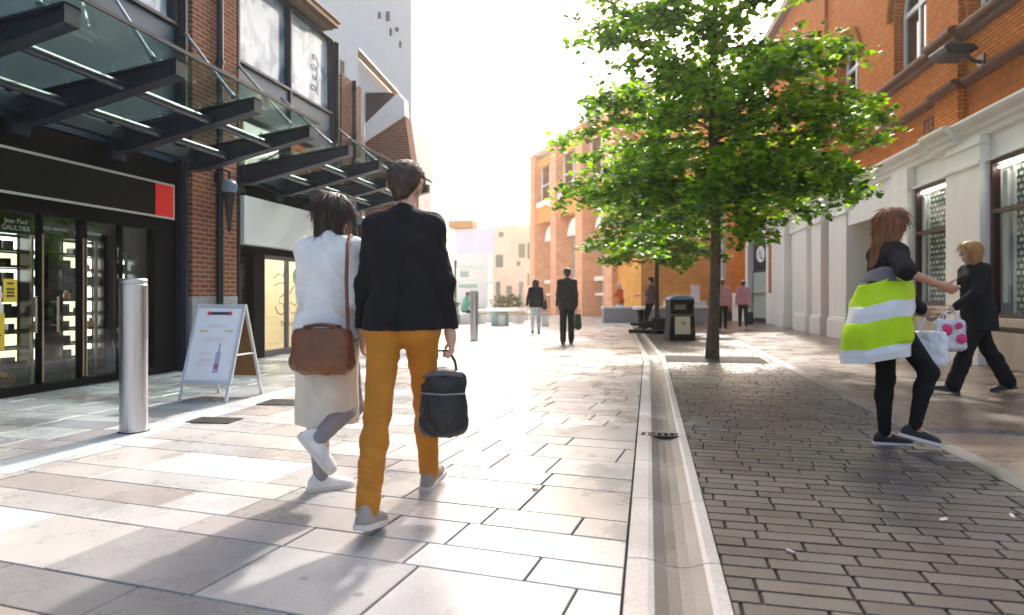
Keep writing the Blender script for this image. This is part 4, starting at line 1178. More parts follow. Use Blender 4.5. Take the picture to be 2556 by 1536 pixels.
def make_tree(label, loc, h_trunk, trunk_r, limbs, seed, leaf=.11, per_twig=9, lean=(0, 0), group=None, twigs=7):
    rg = random.Random(seed)
    t = thing("lime_tree", label, "tree", loc, 0, group)
    zt = h_trunk
    mb = MB()
    pts = []; rad = []
    for i in range(15):
        k = i / 14; z = zt * k
        pts.append((lean[0] * k + .03 * math.sin(z * 1.3 + seed), lean[1] * k + .03 * math.cos(z * 1.7), z))
        rad.append(trunk_r * (1.25 - .25 * min(1, z / .4)) * (1 - .82 * k ** 1.1))
    mb.tube(pts, rad, 14)
    mb.obj("trunk", M_BARK, t, smooth=True)
    bm_ = MB()
    V = []; T = []
    def leafat(p, d, size, tone=.5):
        # heart-shaped leaf: axis d, hanging
        n = Vector((rg.gauss(0, .45), rg.gauss(0, .45), 1)).normalized()
        d = (d - n * d.dot(n)).normalized()
        s = n.cross(d)
        w = size * .48
        b = p
        fold = n * (-size * .10)
        V.append((b, b + d * size * .12 + s * w * .75 + fold, b + d * size * .48 + s * w + fold * 1.4, b + d * size * 1.02 - n * size * .12, b + d * size * .48 - s * w + fold * 1.4, b + d * size * .12 - s * w * .75 + fold))
        T.append(min(1, max(0, tone + rg.gauss(0, .2))))
    for (z0, az, L, rise, droop) in limbs:
        k = z0 / zt
        base = Vector((lean[0] * k, lean[1] * k, z0))
        dirv = Vector((math.cos(az), math.sin(az), 0))
        P = []
        for i in range(9):
            u = i / 8
            P.append(base + dirv * (L * u) + Vector((0, 0, rise * u - droop * u * u)) + Vector((rg.gauss(0, .04), rg.gauss(0, .04), rg.gauss(0, .03))) * u)
        r0 = max(.012, trunk_r * .36 * (1 - .5 * k))
        bm_.tube(P, [r0 * (1 - .85 * i / 8) for i in range(9)], 6)
        for i in range(2, 9):
            u = i / 8
            for q in range(twigs if i > 3 else max(2, twigs - 3)):
                p0 = P[i].lerp(P[i - 1], rg.random())
                td = (dirv * rg.uniform(-.1, .9) + Vector((rg.gauss(0, .8), rg.gauss(0, .8), rg.uniform(-.35, .55)))).normalized()
                tl = rg.uniform(.28, .75) * (1.0 if u < .8 else .8)
                p1 = p0 + td * tl + Vector((0, 0, -.12 * tl))
                if q % 2 == 0:
                    bm_.tube([p0, p0.lerp(p1, .5) + Vector((0, 0, .02)), p1], [.008, .006, .003], 4, cap=False)
                tw = rg.random()
                for j in range(per_twig):
                    w = rg.uniform(.15, 1.05)
                    pp = p0.lerp(p1, w) + Vector((rg.gauss(0, .06), rg.gauss(0, .06), rg.gauss(0, .05)))
                    ld = (td * .6 + Vector((rg.gauss(0, .6), rg.gauss(0, .6), rg.uniform(-.9, .05)))).normalized()
                    leafat(pp, ld, leaf * rg.uniform(.5, 1.25), tw)
    bm_.obj("branches", M_BARK, t, smooth=True)
    n = len(V)
    vs = [tuple(p) for q in V for p in q]
    fs = []
    for i in range(n):
        k = 6 * i
        fs += [(k, k + 1, k + 2, k + 3), (k, k + 3, k + 4, k + 5)]
    me = bpy.data.meshes.new("foliage"); me.from_pydata(vs, [], fs); me.update()
    at = me.color_attributes.new("tone", 'FLOAT_COLOR', 'CORNER')
    arr = np.ones((n, 8, 4), dtype=np.float32); arr[:, :, :3] = np.array(T, dtype=np.float32)[:, None, None]
    at.data.foreach_set("color", arr.ravel())
    me.materials.append(M_LEAF)
    o = bpy.data.objects.new("foliage", me); COL.objects.link(o); o.parent = t
    return n

# near tree: limbs as (height, azimuth, length, rise, droop)
limbs = []
rg = random.Random(31)
az = 0.3
for (a_, z_, l_) in ((-.5, 3.0, 2.4), (.1, 3.2, 2.6), (.55, 2.95, 2.3), (-1.0, 3.3, 2.4), (-.2, 3.9, 2.6), (-.7, 4.4, 2.5), (.3, 3.6, 2.7), (1.0, 3.1, 2.2), (-1.6, 3.4, 2.2), (2.6, 3.2, 2.5), (3.5, 3.0, 2.4), (-2.6, 3.1, 2.3), (3.0, 4.4, 2.8), (-2.2, 5.0, 2.4), (.0, 5.6, 2.4), (3.3, 6.0, 2.3), (-1.2, 6.4, 2.1)):
    limbs.append((z_, a_, l_, .55, .75))
layers = [(2.9, 2.2, .75, .75), (3.15, 2.6, .8, .95), (3.45, 2.9, .9, .85), (3.8, 2.9, .95, .55), (4.2, 2.9, 1.0, .6), (4.7, 2.7, 1.0, .5), (5.2, 2.6, 1.1, .4), (5.8, 2.4, 1.1, .35), (6.4, 2.1, 1.1, .3), (7.0, 1.8, 1.0, .2), (7.6, 1.5, .9, .2), (8.2, 1.4, .8, .1), (8.8, 1.2, .8, .1), (9.4, .9, .7, 0)]
for (z, L, ri, dr) in layers:
    for q in range(4):
        az += 2.39996
        lx = math.cos(az)
        l = L * rg.uniform(.72, 1.08)
        limbs.append((z + rg.uniform(-.35, .4), az, l * (.9 if lx > .3 else 1), ri * rg.uniform(.3, 1.4), dr * rg.uniform(.6, 1.7)))
nl = make_tree("leafy lime tree nearest the camera standing in its gravel pit", (1.16, 12.74, 0), 9.9, .105, limbs, 5, leaf=.115, per_twig=12, group=None, twigs=8)
limbs2 = []
for (z, L, ri, dr) in [(2.5, 1.9, .5, .8), (2.8, 2.1, .6, .7), (3.2, 2.2, .7, .5), (3.8, 2.1, .8, .4), (4.4, 1.9, .8, .3), (5.1, 1.6, .7, .2), (5.7, 1.2, .7, .1)]:
    for q in range(4):
        az += 2.39996
        limbs2.append((z + rg.uniform(-.15, .15), az, L * rg.uniform(.75, 1.1), ri, dr))
make_tree("smaller lime tree behind the litter bin with a slim pale trunk", (.27, 22.4, 0), 6.2, .085, limbs2, 9, leaf=.15, per_twig=10, twigs=7)
print("LEAVES", nl)
# ================================================================== street furniture
M_BRUSH = mat("brushed_steel", (.52, .52, .53), .30, metal=1.0, var=.06, vscale=5, stretch=(30, 30, .6), bump=.05, bscale=8)
def bollard(label, loc):
    t = thing("bollard", label, "bollard", loc, 0, "brushed steel bollards")
    mb = MB(); mb.lathe([(.108, 0), (.108, 1.245), (.104, 1.25), (.104, 1.262), (.108, 1.267), (.108, 1.285), (.10, 1.297), (.001, 1.30)], 48); mb.obj("post", M_BRUSH, t, smooth=True, sharp=30)
    mb = MB(); mb.lathe([(.122, 0), (.122, .006), (.109, .008)], 40); mb.obj("collar", M_IRON, t, smooth=True)
bollard("brushed steel bollard standing before the black shopfront", (-4.29, 4.95, .003))
bollard("far brushed steel bollard beyond the man in the black jacket", (-4.45, 16.9, .003))

# advertising A-board
M_ALU = mat("aluminium_frame", (.68, .70, .72), .35, metal=.4)
ab = thing("advertising_board", "white A-frame advertising board with brown back panel on splayed legs", "advertising board", (-4.74, 6.80, .002), R(2))
def leaf_panel(sgn):
    # plane leaning: foot at y=-.36*sgn (z=0), top at y=0 (z=1.06)
    n = Vector((0, -1.06 * sgn, .36)).normalized()
    up = Vector((0, .36 * sgn, 1.06)).normalized()
    def P(x, h, off=0.0):
        b = Vector((0, -.36 * sgn, 0)) + up * h + n * off
        return Vector((x, b.y, b.z))
    return P
for sgn, w in ((1, .30), (-1, .30)):
    P = leaf_panel(sgn)
    fb = MB()
    def bar(x0, x1, h0, h1, o0, o1):
        v = [P(x, h, o) for o in (o0, o1) for (x, h) in ((x0, h0), (x1, h0), (x1, h1), (x0, h1))]
        fb.add(v, [(0, 3, 2, 1), (4, 5, 6, 7), (0, 1, 5, 4), (1, 2, 6, 5), (2, 3, 7, 6), (3, 0, 4, 7)])
    bar(-w, -w + .035, .20, 1.115, -.012, .014); bar(w - .035, w, .20, 1.115, -.012, .014)
    bar(-w + .035, w - .035, 1.07, 1.113, -.011, .013); bar(-w + .035, w - .035, .20, .24, -.011, .013)
    fr = fb.obj("frame", M_ALU, ab, bevel=.003)
    for x in (-w + .01, w - .045):
        fb = MB(); bar(x, x + .035, .0, .20, -.008, .010); fb.obj("leg", M_ALU, ab, bevel=.003)
    fb = MB(); bar(-w + .036, w - .036, .241, 1.069, -.006, .004); fb.obj("poster" if sgn == 1 else "back_panel", mat("poster_white", (.84, .86, .90), .35, var=.02) if sgn == 1 else mat("board_brown", (.22, .11, .03), .6, var=.15), ab)
    if sgn == -1:
        fb = MB(); bar(-w + .036, w - .036, .241, 1.069, -.010, -.007); fb.obj("inner_lining", mat("board_brown", (.22, .11, .03), .6, var=.15), ab)
    if sgn == 1:
        fb = MB(); bar(-w + .036, w - .036, .241, 1.069, -.0105, -.0075); fb.obj("inner_lining", mat("board_brown", (.22, .11, .03), .6, var=.15), ab)
        def pr(name, m, boxes):
            global fb
            fb = MB()
            for b in boxes: bar(*b, .0045, .0055)
            fb.obj(name, m, ab)
        pr("header_bar", mat("print_dark", (.04, .05, .07), .5), [(-.11, .11, .99, 1.025)])
        pr("header_ends", mat("print_red", (.7, .06, .08), .5), [(-.15, -.111, .985, 1.03), (.111, .15, .985, 1.03)])
        pr("tag_line", mat("print_yellow", (.70, .62, .30), .5), [(-.20, -.10, .79, .815), (.10, .20, .79, .815)])
        pr("pink_text_lines", mat("print_pink", (.80, .62, .66), .5), [(-.09, .10, .86, .872), (-.14, .13, .84, .85), (-.12, .02, .47, .482), (-.16, .01, .45, .46), (-.17, .16, .72, .727), (-.15, .14, .70, .707), (-.17, .10, .68, .687), (-.16, .0, .55, .556), (-.16, -.02, .53, .536), (-.16, .01, .42, .427), (-.16, -.04, .40, .407)])
        fb = MB(); bar(.045, .115, .33, .36, .0045, .0056); bar(.05, .11, .36, .56, .0046, .0055); bar(.068, .092, .56, .66, .0045, .0055); fb.obj("bottle_picture", mat("print_lilac", (.42, .42, .62), .5), ab)
        fb = MB(); bar(.05, .11, .37, .43, .0057, .0062); fb.obj("bottle_label", mat("print_plum", (.35, .16, .30), .5), ab)
for x in (-.285, .285):
    mb = MB(); mb.tube([(x, -.19, .50), (x, .19, .50)], .010, 8); mb.obj("spreader_bar", M_ALU, ab)

# litter bin
lbn = thing("litter_bin", "black litter bin with blue-grey lid and cream poster on its front", "litter bin", (.80, 18.4, 0), R(12))
M_BIN = mat("bin_black", (.010, .010, .011), .6, spec=.15)
def tap(mb, w0, d0, z0, w1, d1, z1):
    mb.add([(-w0, -d0, z0), (w0, -d0, z0), (w0, d0, z0), (-w0, d0, z0), (-w1, -d1, z1), (w1, -d1, z1), (w1, d1, z1), (-w1, d1, z1)], [(0, 3, 2, 1), (4, 5, 6, 7), (0, 1, 5, 4), (1, 2, 6, 5), (2, 3, 7, 6), (3, 0, 4, 7)])
mb = MB(); tap(mb, .35, .30, 0, .31, .27, .74); mb.obj("body", M_BIN, lbn, bevel=.02)
mb = MB()
for x in (-.29, .27): mb.box((x - .03, -.27, .74), (x + .04, .27, 1.02))
mb.box((-.31, -.05, .74), (.31, .27, 1.02)); mb.box((-.32, -.285, .96), (.32, .285, 1.06)); mb.obj("hood", M_BIN, lbn, bevel=.015)
mb = MB(); n = 10
mb.prism([(-.33, -.30, 1.061)] + [(-.33 * math.cos(math.pi * i / n), -.30, 1.061 + .13 * math.sin(math.pi * i / n)) for i in range(1, n)] + [(.33, -.30, 1.061)], (0, .60, 0)); mb.obj("lid", mat("bin_lid_blue", (.16, .28, .38), .4), lbn, bevel=.02)
mb = MB(); mb.box((-.15, -.06, .80), (.15, -.055, .93)); mb.obj("opening_liner", mat("liner_tan", (.45, .36, .27), .7), lbn)
mb = MB(); mb.add([(-.2, -.292, .16), (.2, -.292, .16), (.2, -.279, .62), (-.2, -.279, .62), (-.2, -.306, .16), (.2, -.306, .16), (.2, -.293, .62), (-.2, -.293, .62)], [(0, 3, 2, 1), (4, 5, 6, 7), (0, 1, 5, 4), (1, 2, 6, 5), (2, 3, 7, 6), (3, 0, 4, 7)]); po = mb.obj("poster", mat("poster_cream", (.80, .74, .58), .5), lbn)
mb = MB(); mb.box((-.05, -.304, .46), (-.01, -.298, .50)); mb.box((.01, -.305, .40), (.06, -.298, .49)); mb.obj("poster_mark", mat("poster_brown_mark", (.35, .20, .10), .6), lbn)
mb = MB(); mb.tube([(-.30, -.30, .66), (.28, -.30, .66)], .012, 8); mb.obj("poster_rail", mat("brass_rail", (.55, .42, .2), .4, metal=.7), lbn)

# grey lamp post in the gap between the trees
lp = thing("lamp_post", "slim pale grey lamp post behind the near tree trunk", "lamp post", (2.75, 26.5, 0))
mb = MB(); mb.lathe([(.11, 0), (.11, .7), (.075, .75), (.06, 4.6), (.05, 6.2)], 18); mb.obj("pole", mat("lamp_grey", (.42, .44, .46), .4, metal=.4), lp, smooth=True)
mb = MB(); mb.box((-.12, -.6, 6.15), (.12, .1, 6.25)); mb.obj("lamp_head", mat("lamp_grey", (.42, .44, .46), .4, metal=.4), lp, bevel=.02)
# benches and planters in the square
M_TIMB = mat("bench_timber", (.34, .22, .11), .6, var=.25, vscale=10, stretch=(.3, 2, 2))
def bench(label, loc, rot):
    t = thing("bench", label, "bench", loc, rot)
    for i in range(4):
        mb = MB(); mb.box((-1.1, -.24 + i * .13, .43), (1.1, -.13 + i * .13, .47)); mb.obj("seat_slat", M_TIMB, t)
    for x in (-.85, .85):
        mb = MB(); mb.box((x - .12, -.22, 0), (x + .12, .26, .428)); mb.obj("support", M_WSTONE, t, bevel=.02)
bench("timber slatted bench on white blocks behind the woman in the black jacket", tuple(at_g(1262, 786)), R(15))
bench("timber slatted bench nearer the cream building", tuple(at_g(1205, 780)), R(35))
def planter(label, loc, w, d, h, seed, hs=.8, nleaf=420):
    rg = random.Random(seed)
    t = thing("planter", label, "planter", loc, R(20))
    mb = MB(); mb.box((-w / 2, -d / 2, 0), (w / 2, d / 2, h)); mb.obj("box", M_WSTONE, t, bevel=.03)
    mb = MB()
    for i in range(nleaf):
        a = rg.random() * 6.28; rr = math.sqrt(rg.random()); z = rg.random()
        p = Vector((rr * math.cos(a) * w * .5 * (1 - .4 * z), rr * math.sin(a) * d * .5 * (1 - .4 * z), h + z * hs))
        u = Vector((rg.gauss(0, 1), rg.gauss(0, 1), rg.gauss(0, 1))).normalized() * .10; v = u.cross(Vector((rg.gauss(0, 1), rg.gauss(0, 1), rg.gauss(0, 1)))).normalized() * .06
        mb.add([p, p + u + v, p + u * 2, p + u - v], [(0, 1, 2, 3)], (rg.random(),) * 3)
    if nleaf: mb.obj("shrub", mat("olive_shrub", (.17, .17, .09), .8, var=.4, vscale=9), t)
planter("low empty white planter left of the far walkers", tuple(at_g(1192, 776)), 2.6, 1.0, .55, 3, .35, 0)
planter("stone planter with low shrubs before the cream building", tuple(at_g(1222, 771)), 2.0, 1.0, .6, 4, .55, 260)
pw = thing("stone_wall", "low grey stone wall behind the litter bin", "wall", (1.2, 30, 0), R(12))
mb = MB(); mb.box((-3.2, 0, 0), (1.6, .5, .62)); mb.obj("body", M_STONE_G, pw, bevel=.02); mb = MB(); mb.box((-3.25, -.05, .621), (1.65, .55, .72)); mb.obj("coping", M_WSTONE, pw, bevel=.02)
wv = thing("market_table", "table under a white cloth behind the litter bin", "table", tuple(at_g(1648, 772)), R(14))
mb = MB(); mb.box((-1.0, -.4, .04), (1.0, .4, .9)); mb.box((-1.03, -.43, .88), (1.03, .43, .93)); mb.obj("cloth", M_WSTONE, wv, bevel=.03)
for x in (-.9, .9):
    mb = MB(); mb.tube([(x, 0, 0), (x, 0, .5)], .03, 8); mb.obj("leg", M_IRON, wv)
ys = thing("yellow_barrier", "yellow plastic barrier panel on dark feet left of the near trunk", "barrier", tuple(at_g(1690, 770)), R(8))
mb = MB(); mb.box((-.55, -.04, .55), (.55, .04, 1.25)); mb.obj("panel", mat("barrier_yellow", (.72, .42, .02), .5), ys, bevel=.02)
for x in (-.4, .4):
    mb = MB(); mb.box((x - .05, -.2, 0), (x + .05, .2, .54)); mb.obj("foot", M_BIN, ys, bevel=.01)
ps = thing("pavement_sign", "pale pavement sign against the orange pier behind the bin", "sign", tuple(at_g(1676, 772)), R(10))
mb = MB(); mb.box((-.22, -.03, .25), (.22, .03, 1.7)); mb.obj("panel", mat("sign_lilac", (.70, .66, .72), .5), ps, bevel=.01); mb = MB(); mb.box((-.3, -.2, 0), (.3, .2, .25)); mb.obj("base", M_STONE_G, ps)
# buskers' kit beside the second tree
gc = thing("guitar_case", "open black guitar case lying on the paving by the second tree", "guitar case", tuple(at_g(1558, 804)), R(-12))
mb = MB(); 
O = [(-.55, -.05), (-.2, -.07), (-.05, -.16), (.12, -.12), (.22, -.17), (.42, -.2), (.55, -.1), (.55, .1), (.42, .2), (.22, .17), (.12, .12), (-.05, .16), (-.2, .07), (-.55, .05)]
mb.prism([(x, y, 0) for x, y in O], (0, 0, .11)); mb.obj("base", M_BIN, gc, bevel=.01)
mb = MB(); mb.prism([(x, .2, .11 + (y + .2) * .75) for x, y in O], (0, .05, .02)); mb.obj("lid", M_BIN, gc, bevel=.01)
am = thing("amplifier", "black box amplifier beside the foot of the second tree", "amplifier", tuple(at_g(1588, 803)), R(12))
mb = MB(); mb.box((-.2, -.16, 0), (.2, .16, .46)); mb.obj("cabinet", M_BIN, am, bevel=.015); mb = MB(); mb.box((-.17, -.165, .04), (.17, -.161, .36)); mb.obj("grille", mat("grille_cloth", (.03, .03, .03), .9, bump=.5, bscale=200), am); mb = MB(); mb.tube([(-.1, 0, .46), (-.08, 0, .52), (.08, 0, .52), (.1, 0, .46)], .012, 8); mb.obj("handle", M_BIN, am)
sl = thing("stool", "round stool with white seat on a black stem before the busker", "stool", tuple(at_g(1545, 793)), 0)
mb = MB(); mb.lathe([(.26, .68), (.28, .72), (.26, .78), (.001, .80)], 20); mb.obj("seat", M_WFRAME, sl, smooth=True); mb = MB(); mb.lathe([(.24, 0), (.22, .03), (.10, .06), (.09, .4), (.16, .67)], 16); mb.obj("stem", M_BIN, sl, smooth=True)
# parked bicycle on the left near the far bollard
bc = thing("bicycle", "parked black bicycle with white mudguards behind the far bollard", "bicycle", tuple(at_g(1104, 783)), R(20))
M_TY = mat("tyre", (.012, .012, .012), .8)
def ring(c, r, th, n=28):
    return [(c[0], c[1] + r * math.cos(2 * math.pi * i / n), c[2] + r * math.sin(2 * math.pi * i / n)) for i in range(n + 1)]
for y in (-.52, .52):
    mb = MB(); mb.tube(ring((0, y, .34), .32, .02), .022, 8, cap=False); w = mb.obj("wheel", M_TY, bc, smooth=True)
    mb = MB(); mb.tube(ring((0, y, .34), .295, .01), .010, 6, cap=False)
    for i in range(10): mb.tube([(0, y, .34), (0, y + .29 * math.cos(i * .628), .34 + .29 * math.sin(i * .628))], .003, 4)
    mb.obj("rim", M_ALU, w)
    mb = MB(); mb.tube([(0, y + .365 * math.cos(a), .34 + .365 * math.sin(a)) for a in [R(10 + i * 16) for i in range(11)]], .022, 6); mb.obj("mudguard", M_WFRAME, bc)
mb = MB()
for a, b in (((0, -.52, .34), (0, -.1, .30)), ((0, -.1, .30), (0, -.2, .80)), ((0, -.2, .74), (0, .38, .78)), ((0, -.1, .30), (0, .36, .70)), ((0, .36, .90), (0, .52, .34)), ((0, -.52, .34), (0, -.2, .74))):
    mb.tube([a, b], .018, 8)
mb.obj("frame", M_BLACK, bc)
mb = MB(); mb.tube([(-.28, .26, .98), (-.2, .36, 1.0), (.2, .36, 1.0), (.28, .26, .98)], .014, 8); mb.tube([(0, .36, .9), (0, .36, 1.0)], .016, 8); mb.obj("handlebar", M_ALU, bc)
mb = MB(); mb.box((-.08, -.34, .82), (.08, -.08, .88)); mb.obj("saddle", M_BLACK, bc, bevel=.025)
sp_ = thing("street_post", "slim dark green post beside the bicycle", "post", tuple(at_g(1098, 778)), 0)
mb = MB(); mb.lathe([(.07, 0), (.06, .2), (.05, 2.6), (.07, 2.62), (.03, 2.75)], 14); mb.obj("shaft", mat("post_green", (.03, .07, .05), .4), sp_, smooth=True)
mb = MB(); mb.box((-.2, -.03, 1.9), (.2, .03, 2.4)); mb.obj("plate", M_WFRAME, sp_)
cp = thing("mint_box", "pale mint storage box on the paving beyond the far bollard", "box", tuple(at_g(1206, 785)), R(10))
mb = MB(); mb.box((-.35, -.25, 0), (.35, .25, .5)); mb.obj("body", mat("mint_plastic", (.45, .72, .70), .5), cp, bevel=.04); mb = MB(); mb.box((-.37, -.27, .5), (.37, .27, .58)); mb.obj("lid", mat("mint_plastic", (.45, .72, .70), .5), cp, bevel=.02)
# dark lettering on the lobby wall
text_obj("ACC", .13, mat("white_lettering", (.85, .85, .82), .5), basis(tuple(at_y(915, 668, 19.17)), (1, 0, 0), (0, 0, 1)), "lobby_lettering", ar, .004, True)

for i, (px, py) in enumerate(((2275, 1254), (2440, 1245), (1905, 1330), (1290, 1180))):
    q = at_g(px, py, .004)
    mb = MB(); a = i * 1.3; u = Vector((math.cos(a), math.sin(a), 0)) * .018; v = Vector((-u.y, u.x, 0)) * .6
    mb.add([q - u - v, q + u - v * .7 + Vector((0, 0, .008)), q + u * .8 + v + Vector((0, 0, .012)), q - u * .9 + v * .8 + Vector((0, 0, .004)), q - u - v - Vector((0, 0, .003)), q + u - v * .7, q + u * .8 + v, q - u * .9 + v * .8 - Vector((0, 0, .003))], [(0, 1, 2, 3), (7, 6, 5, 4), (0, 4, 5, 1), (1, 5, 6, 2), (2, 6, 7, 3), (3, 7, 4, 0)])
    tag(mb.obj("paper_scrap", mat("scrap_paper", (.72, .62, .52), .8)), "tiny crumpled paper scrap lying on the paving", "litter", "paper scraps on the paving")
# ================================================================== people
def smin(a, b, k):
    h = np.clip(.5 + .5 * (b - a) / k, 0, 1)
    return b + (a - b) * h - k * h * (1 - h)

def sdf_mesh(prims, vox, cuts=(), subs=()):
    """prims: (a, b, ra, rb, k); smooth union of tapered capsules -> surface-nets mesh"""
    P = np.array([[*p[0]] for p in prims] + [[*p[1]] for p in prims]); rm = np.array([max(p[2], p[3]) for p in prims] * 2)[:, None]
    lo = (P - rm).min(0) - 3 * vox; hi = (P + rm).max(0) + 3 * vox
    n = np.ceil((hi - lo) / vox).astype(int) + 1
    ax = [lo[i] + vox * np.arange(n[i]) for i in range(3)]
    D = np.full(n, .2, dtype=np.float32)
    def local(a, b, ra, rb, pad):
        l = np.minimum(a - ra, b - rb) - pad; h = np.maximum(a + ra, b + rb) + pad
        i0 = np.clip(np.floor((l - lo) / vox).astype(int), 0, n); i1 = np.clip(np.ceil((h - lo) / vox).astype(int) + 1, 0, n)
        sl = tuple(slice(i0[i], i1[i]) for i in range(3))
        X, Y, Z = np.meshgrid(*[ax[i][sl[i]] for i in range(3)], indexing='ij')
        d = b - a; L = max(float(d @ d), 1e-9)
        t = np.clip(((X - a[0]) * d[0] + (Y - a[1]) * d[1] + (Z - a[2]) * d[2]) / L, 0, 1)
        dist = np.sqrt((X - a[0] - t * d[0]) ** 2 + (Y - a[1] - t * d[1]) ** 2 + (Z - a[2] - t * d[2]) ** 2) - (ra + (rb - ra) * t)
        return sl, dist
    for p in prims:
        a, b = np.array(p[0], float), np.array(p[1], float); k = p[4]
        sl, d = local(a, b, p[2], p[3], .06 + k)
        D[sl] = smin(D[sl], d, k)
    for p in subs:
        a, b = np.array(p[0], float), np.array(p[1], float)
        sl, d = local(a, b, p[2], p[3], .05)
        D[sl] = -smin(-D[sl], d, p[4])
    if cuts:
        X, Y, Z = np.meshgrid(*ax, indexing='ij')
        for (nx, ny, nz, c) in cuts:
            D = np.maximum(D, nx * X + ny * Y + nz * Z - c)
    # surface nets
    S = D < 0
    c = [D[i:n[0] - 1 + i, j:n[1] - 1 + j, k:n[2] - 1 + k] for i in (0, 1) for j in (0, 1) for k in (0, 1)]
    sg = sum((q < 0).astype(np.int8) for q in c)
    act = (sg > 0) & (sg < 8)
    idx = np.full(act.shape, -1, dtype=np.int64)
    I, J, K = np.nonzero(act); idx[I, J, K] = np.arange(len(I))
    cv = [q[I, J, K] for q in c]
    off = [(i, j, k) for i in (0, 1) for j in (0, 1) for k in (0, 1)]
    acc = np.zeros((len(I), 3)); cnt = np.zeros(len(I))
    for e0 in range(8):
        for e1 in range(e0 + 1, 8):
            if sum(abs(off[e0][q] - off[e1][q]) for q in range(3)) != 1: continue
            v0, v1 = cv[e0], cv[e1]
            m = (v0 < 0) != (v1 < 0)
            t = np.where(m, v0 / np.where(np.abs(v0 - v1) < 1e-9, 1, v0 - v1), 0)
            for q in range(3):
                acc[:, q] += np.where(m, off[e0][q] + t * (off[e1][q] - off[e0][q]), 0)
            cnt += m
    V = (acc / cnt[:, None] + np.stack([I, J, K], 1)) * vox + lo
    F = []
    for axx in range(3):
        s0 = [slice(None)] * 3; s1 = [slice(None)] * 3
        s0[axx] = slice(0, -1); s1[axx] = slice(1, None)
        A, B = S[tuple(s0)], S[tuple(s1)]
        cr = A != B
        i, j, k = np.nonzero(cr)
        pos = [i, j, k]; u, w = (axx + 1) % 3, (axx + 2) % 3
        ok = (pos[u] > 0) & (pos[w] > 0) & (pos[u] < n[u] - 1) & (pos[w] < n[w] - 1)
        pos = [q[ok] for q in pos]; inside = A[tuple(pos)]
        def cell(du, dw):
            q = [p.copy() for p in pos]; q[u] = q[u] - du; q[w] = q[w] - dw
            return idx[tuple(q)]
        q = np.stack([cell(1, 1), cell(0, 1), cell(0, 0), cell(1, 0)], 1)
        q[~inside] = q[~inside][:, ::-1]
        F.append(q)
    F = np.concatenate(F)
    F = F[(F >= 0).all(1)]
    return V, F

def sdf_obj(name, prims, vox, m, parent, cuts=(), subs=(), wr=0.0, wf=9.0, stretch=(1, 1, 1), seed=0, smooth_it=1):
    V, F = sdf_mesh(prims, vox, cuts, subs)
    me = bpy.data.meshes.new(name)
    me.from_pydata(V.tolist(), [], F.tolist()); me.update()
    if wr:
        co = np.empty(len(V) * 3); me.vertices.foreach_get("co", co); co = co.reshape(-1, 3)
        no = np.empty(len(V) * 3); me.vertices.foreach_get("normal", no); no = no.reshape(-1, 3)
        s = Vector(stretch)
        for i in range(len(V)):
            p = Vector((co[i, 0] * s.x * wf + seed * 7.1, co[i, 1] * s.y * wf, co[i, 2] * s.z * wf + (co[i, 0] + co[i, 1]) * wf * .5))
            d = mnoise.noise(p) * .55 + (.42 - abs(mnoise.noise(p * 1.9)) * 1.9) * .45
            co[i] += no[i] * d * wr
        me.vertices.foreach_set("co", co.ravel()); me.update()
    me.polygons.foreach_set("use_smooth", [True] * len(me.polygons))
    me.materials.append(m)
    o = bpy.data.objects.new(name, me); COL.objects.link(o)
    o.parent = parent
    if smooth_it:
        sm = o.modifiers.new("smooth", 'SMOOTH'); sm.factor = .5; sm.iterations = 2 if vox < .012 else 3
    return o

def rotx(v, a): c, s = math.cos(a), math.sin(a); return Vector((v.x, v.y * c - v.z * s, v.y * s + v.z * c))
def roty(v, a): c, s = math.cos(a), math.sin(a); return Vector((v.x * c + v.z * s, v.y, -v.x * s + v.z * c))
def rotz(v, a): c, s = math.cos(a), math.sin(a); return Vector((v.x * c - v.y * s, v.x * s + v.y * c, v.z))

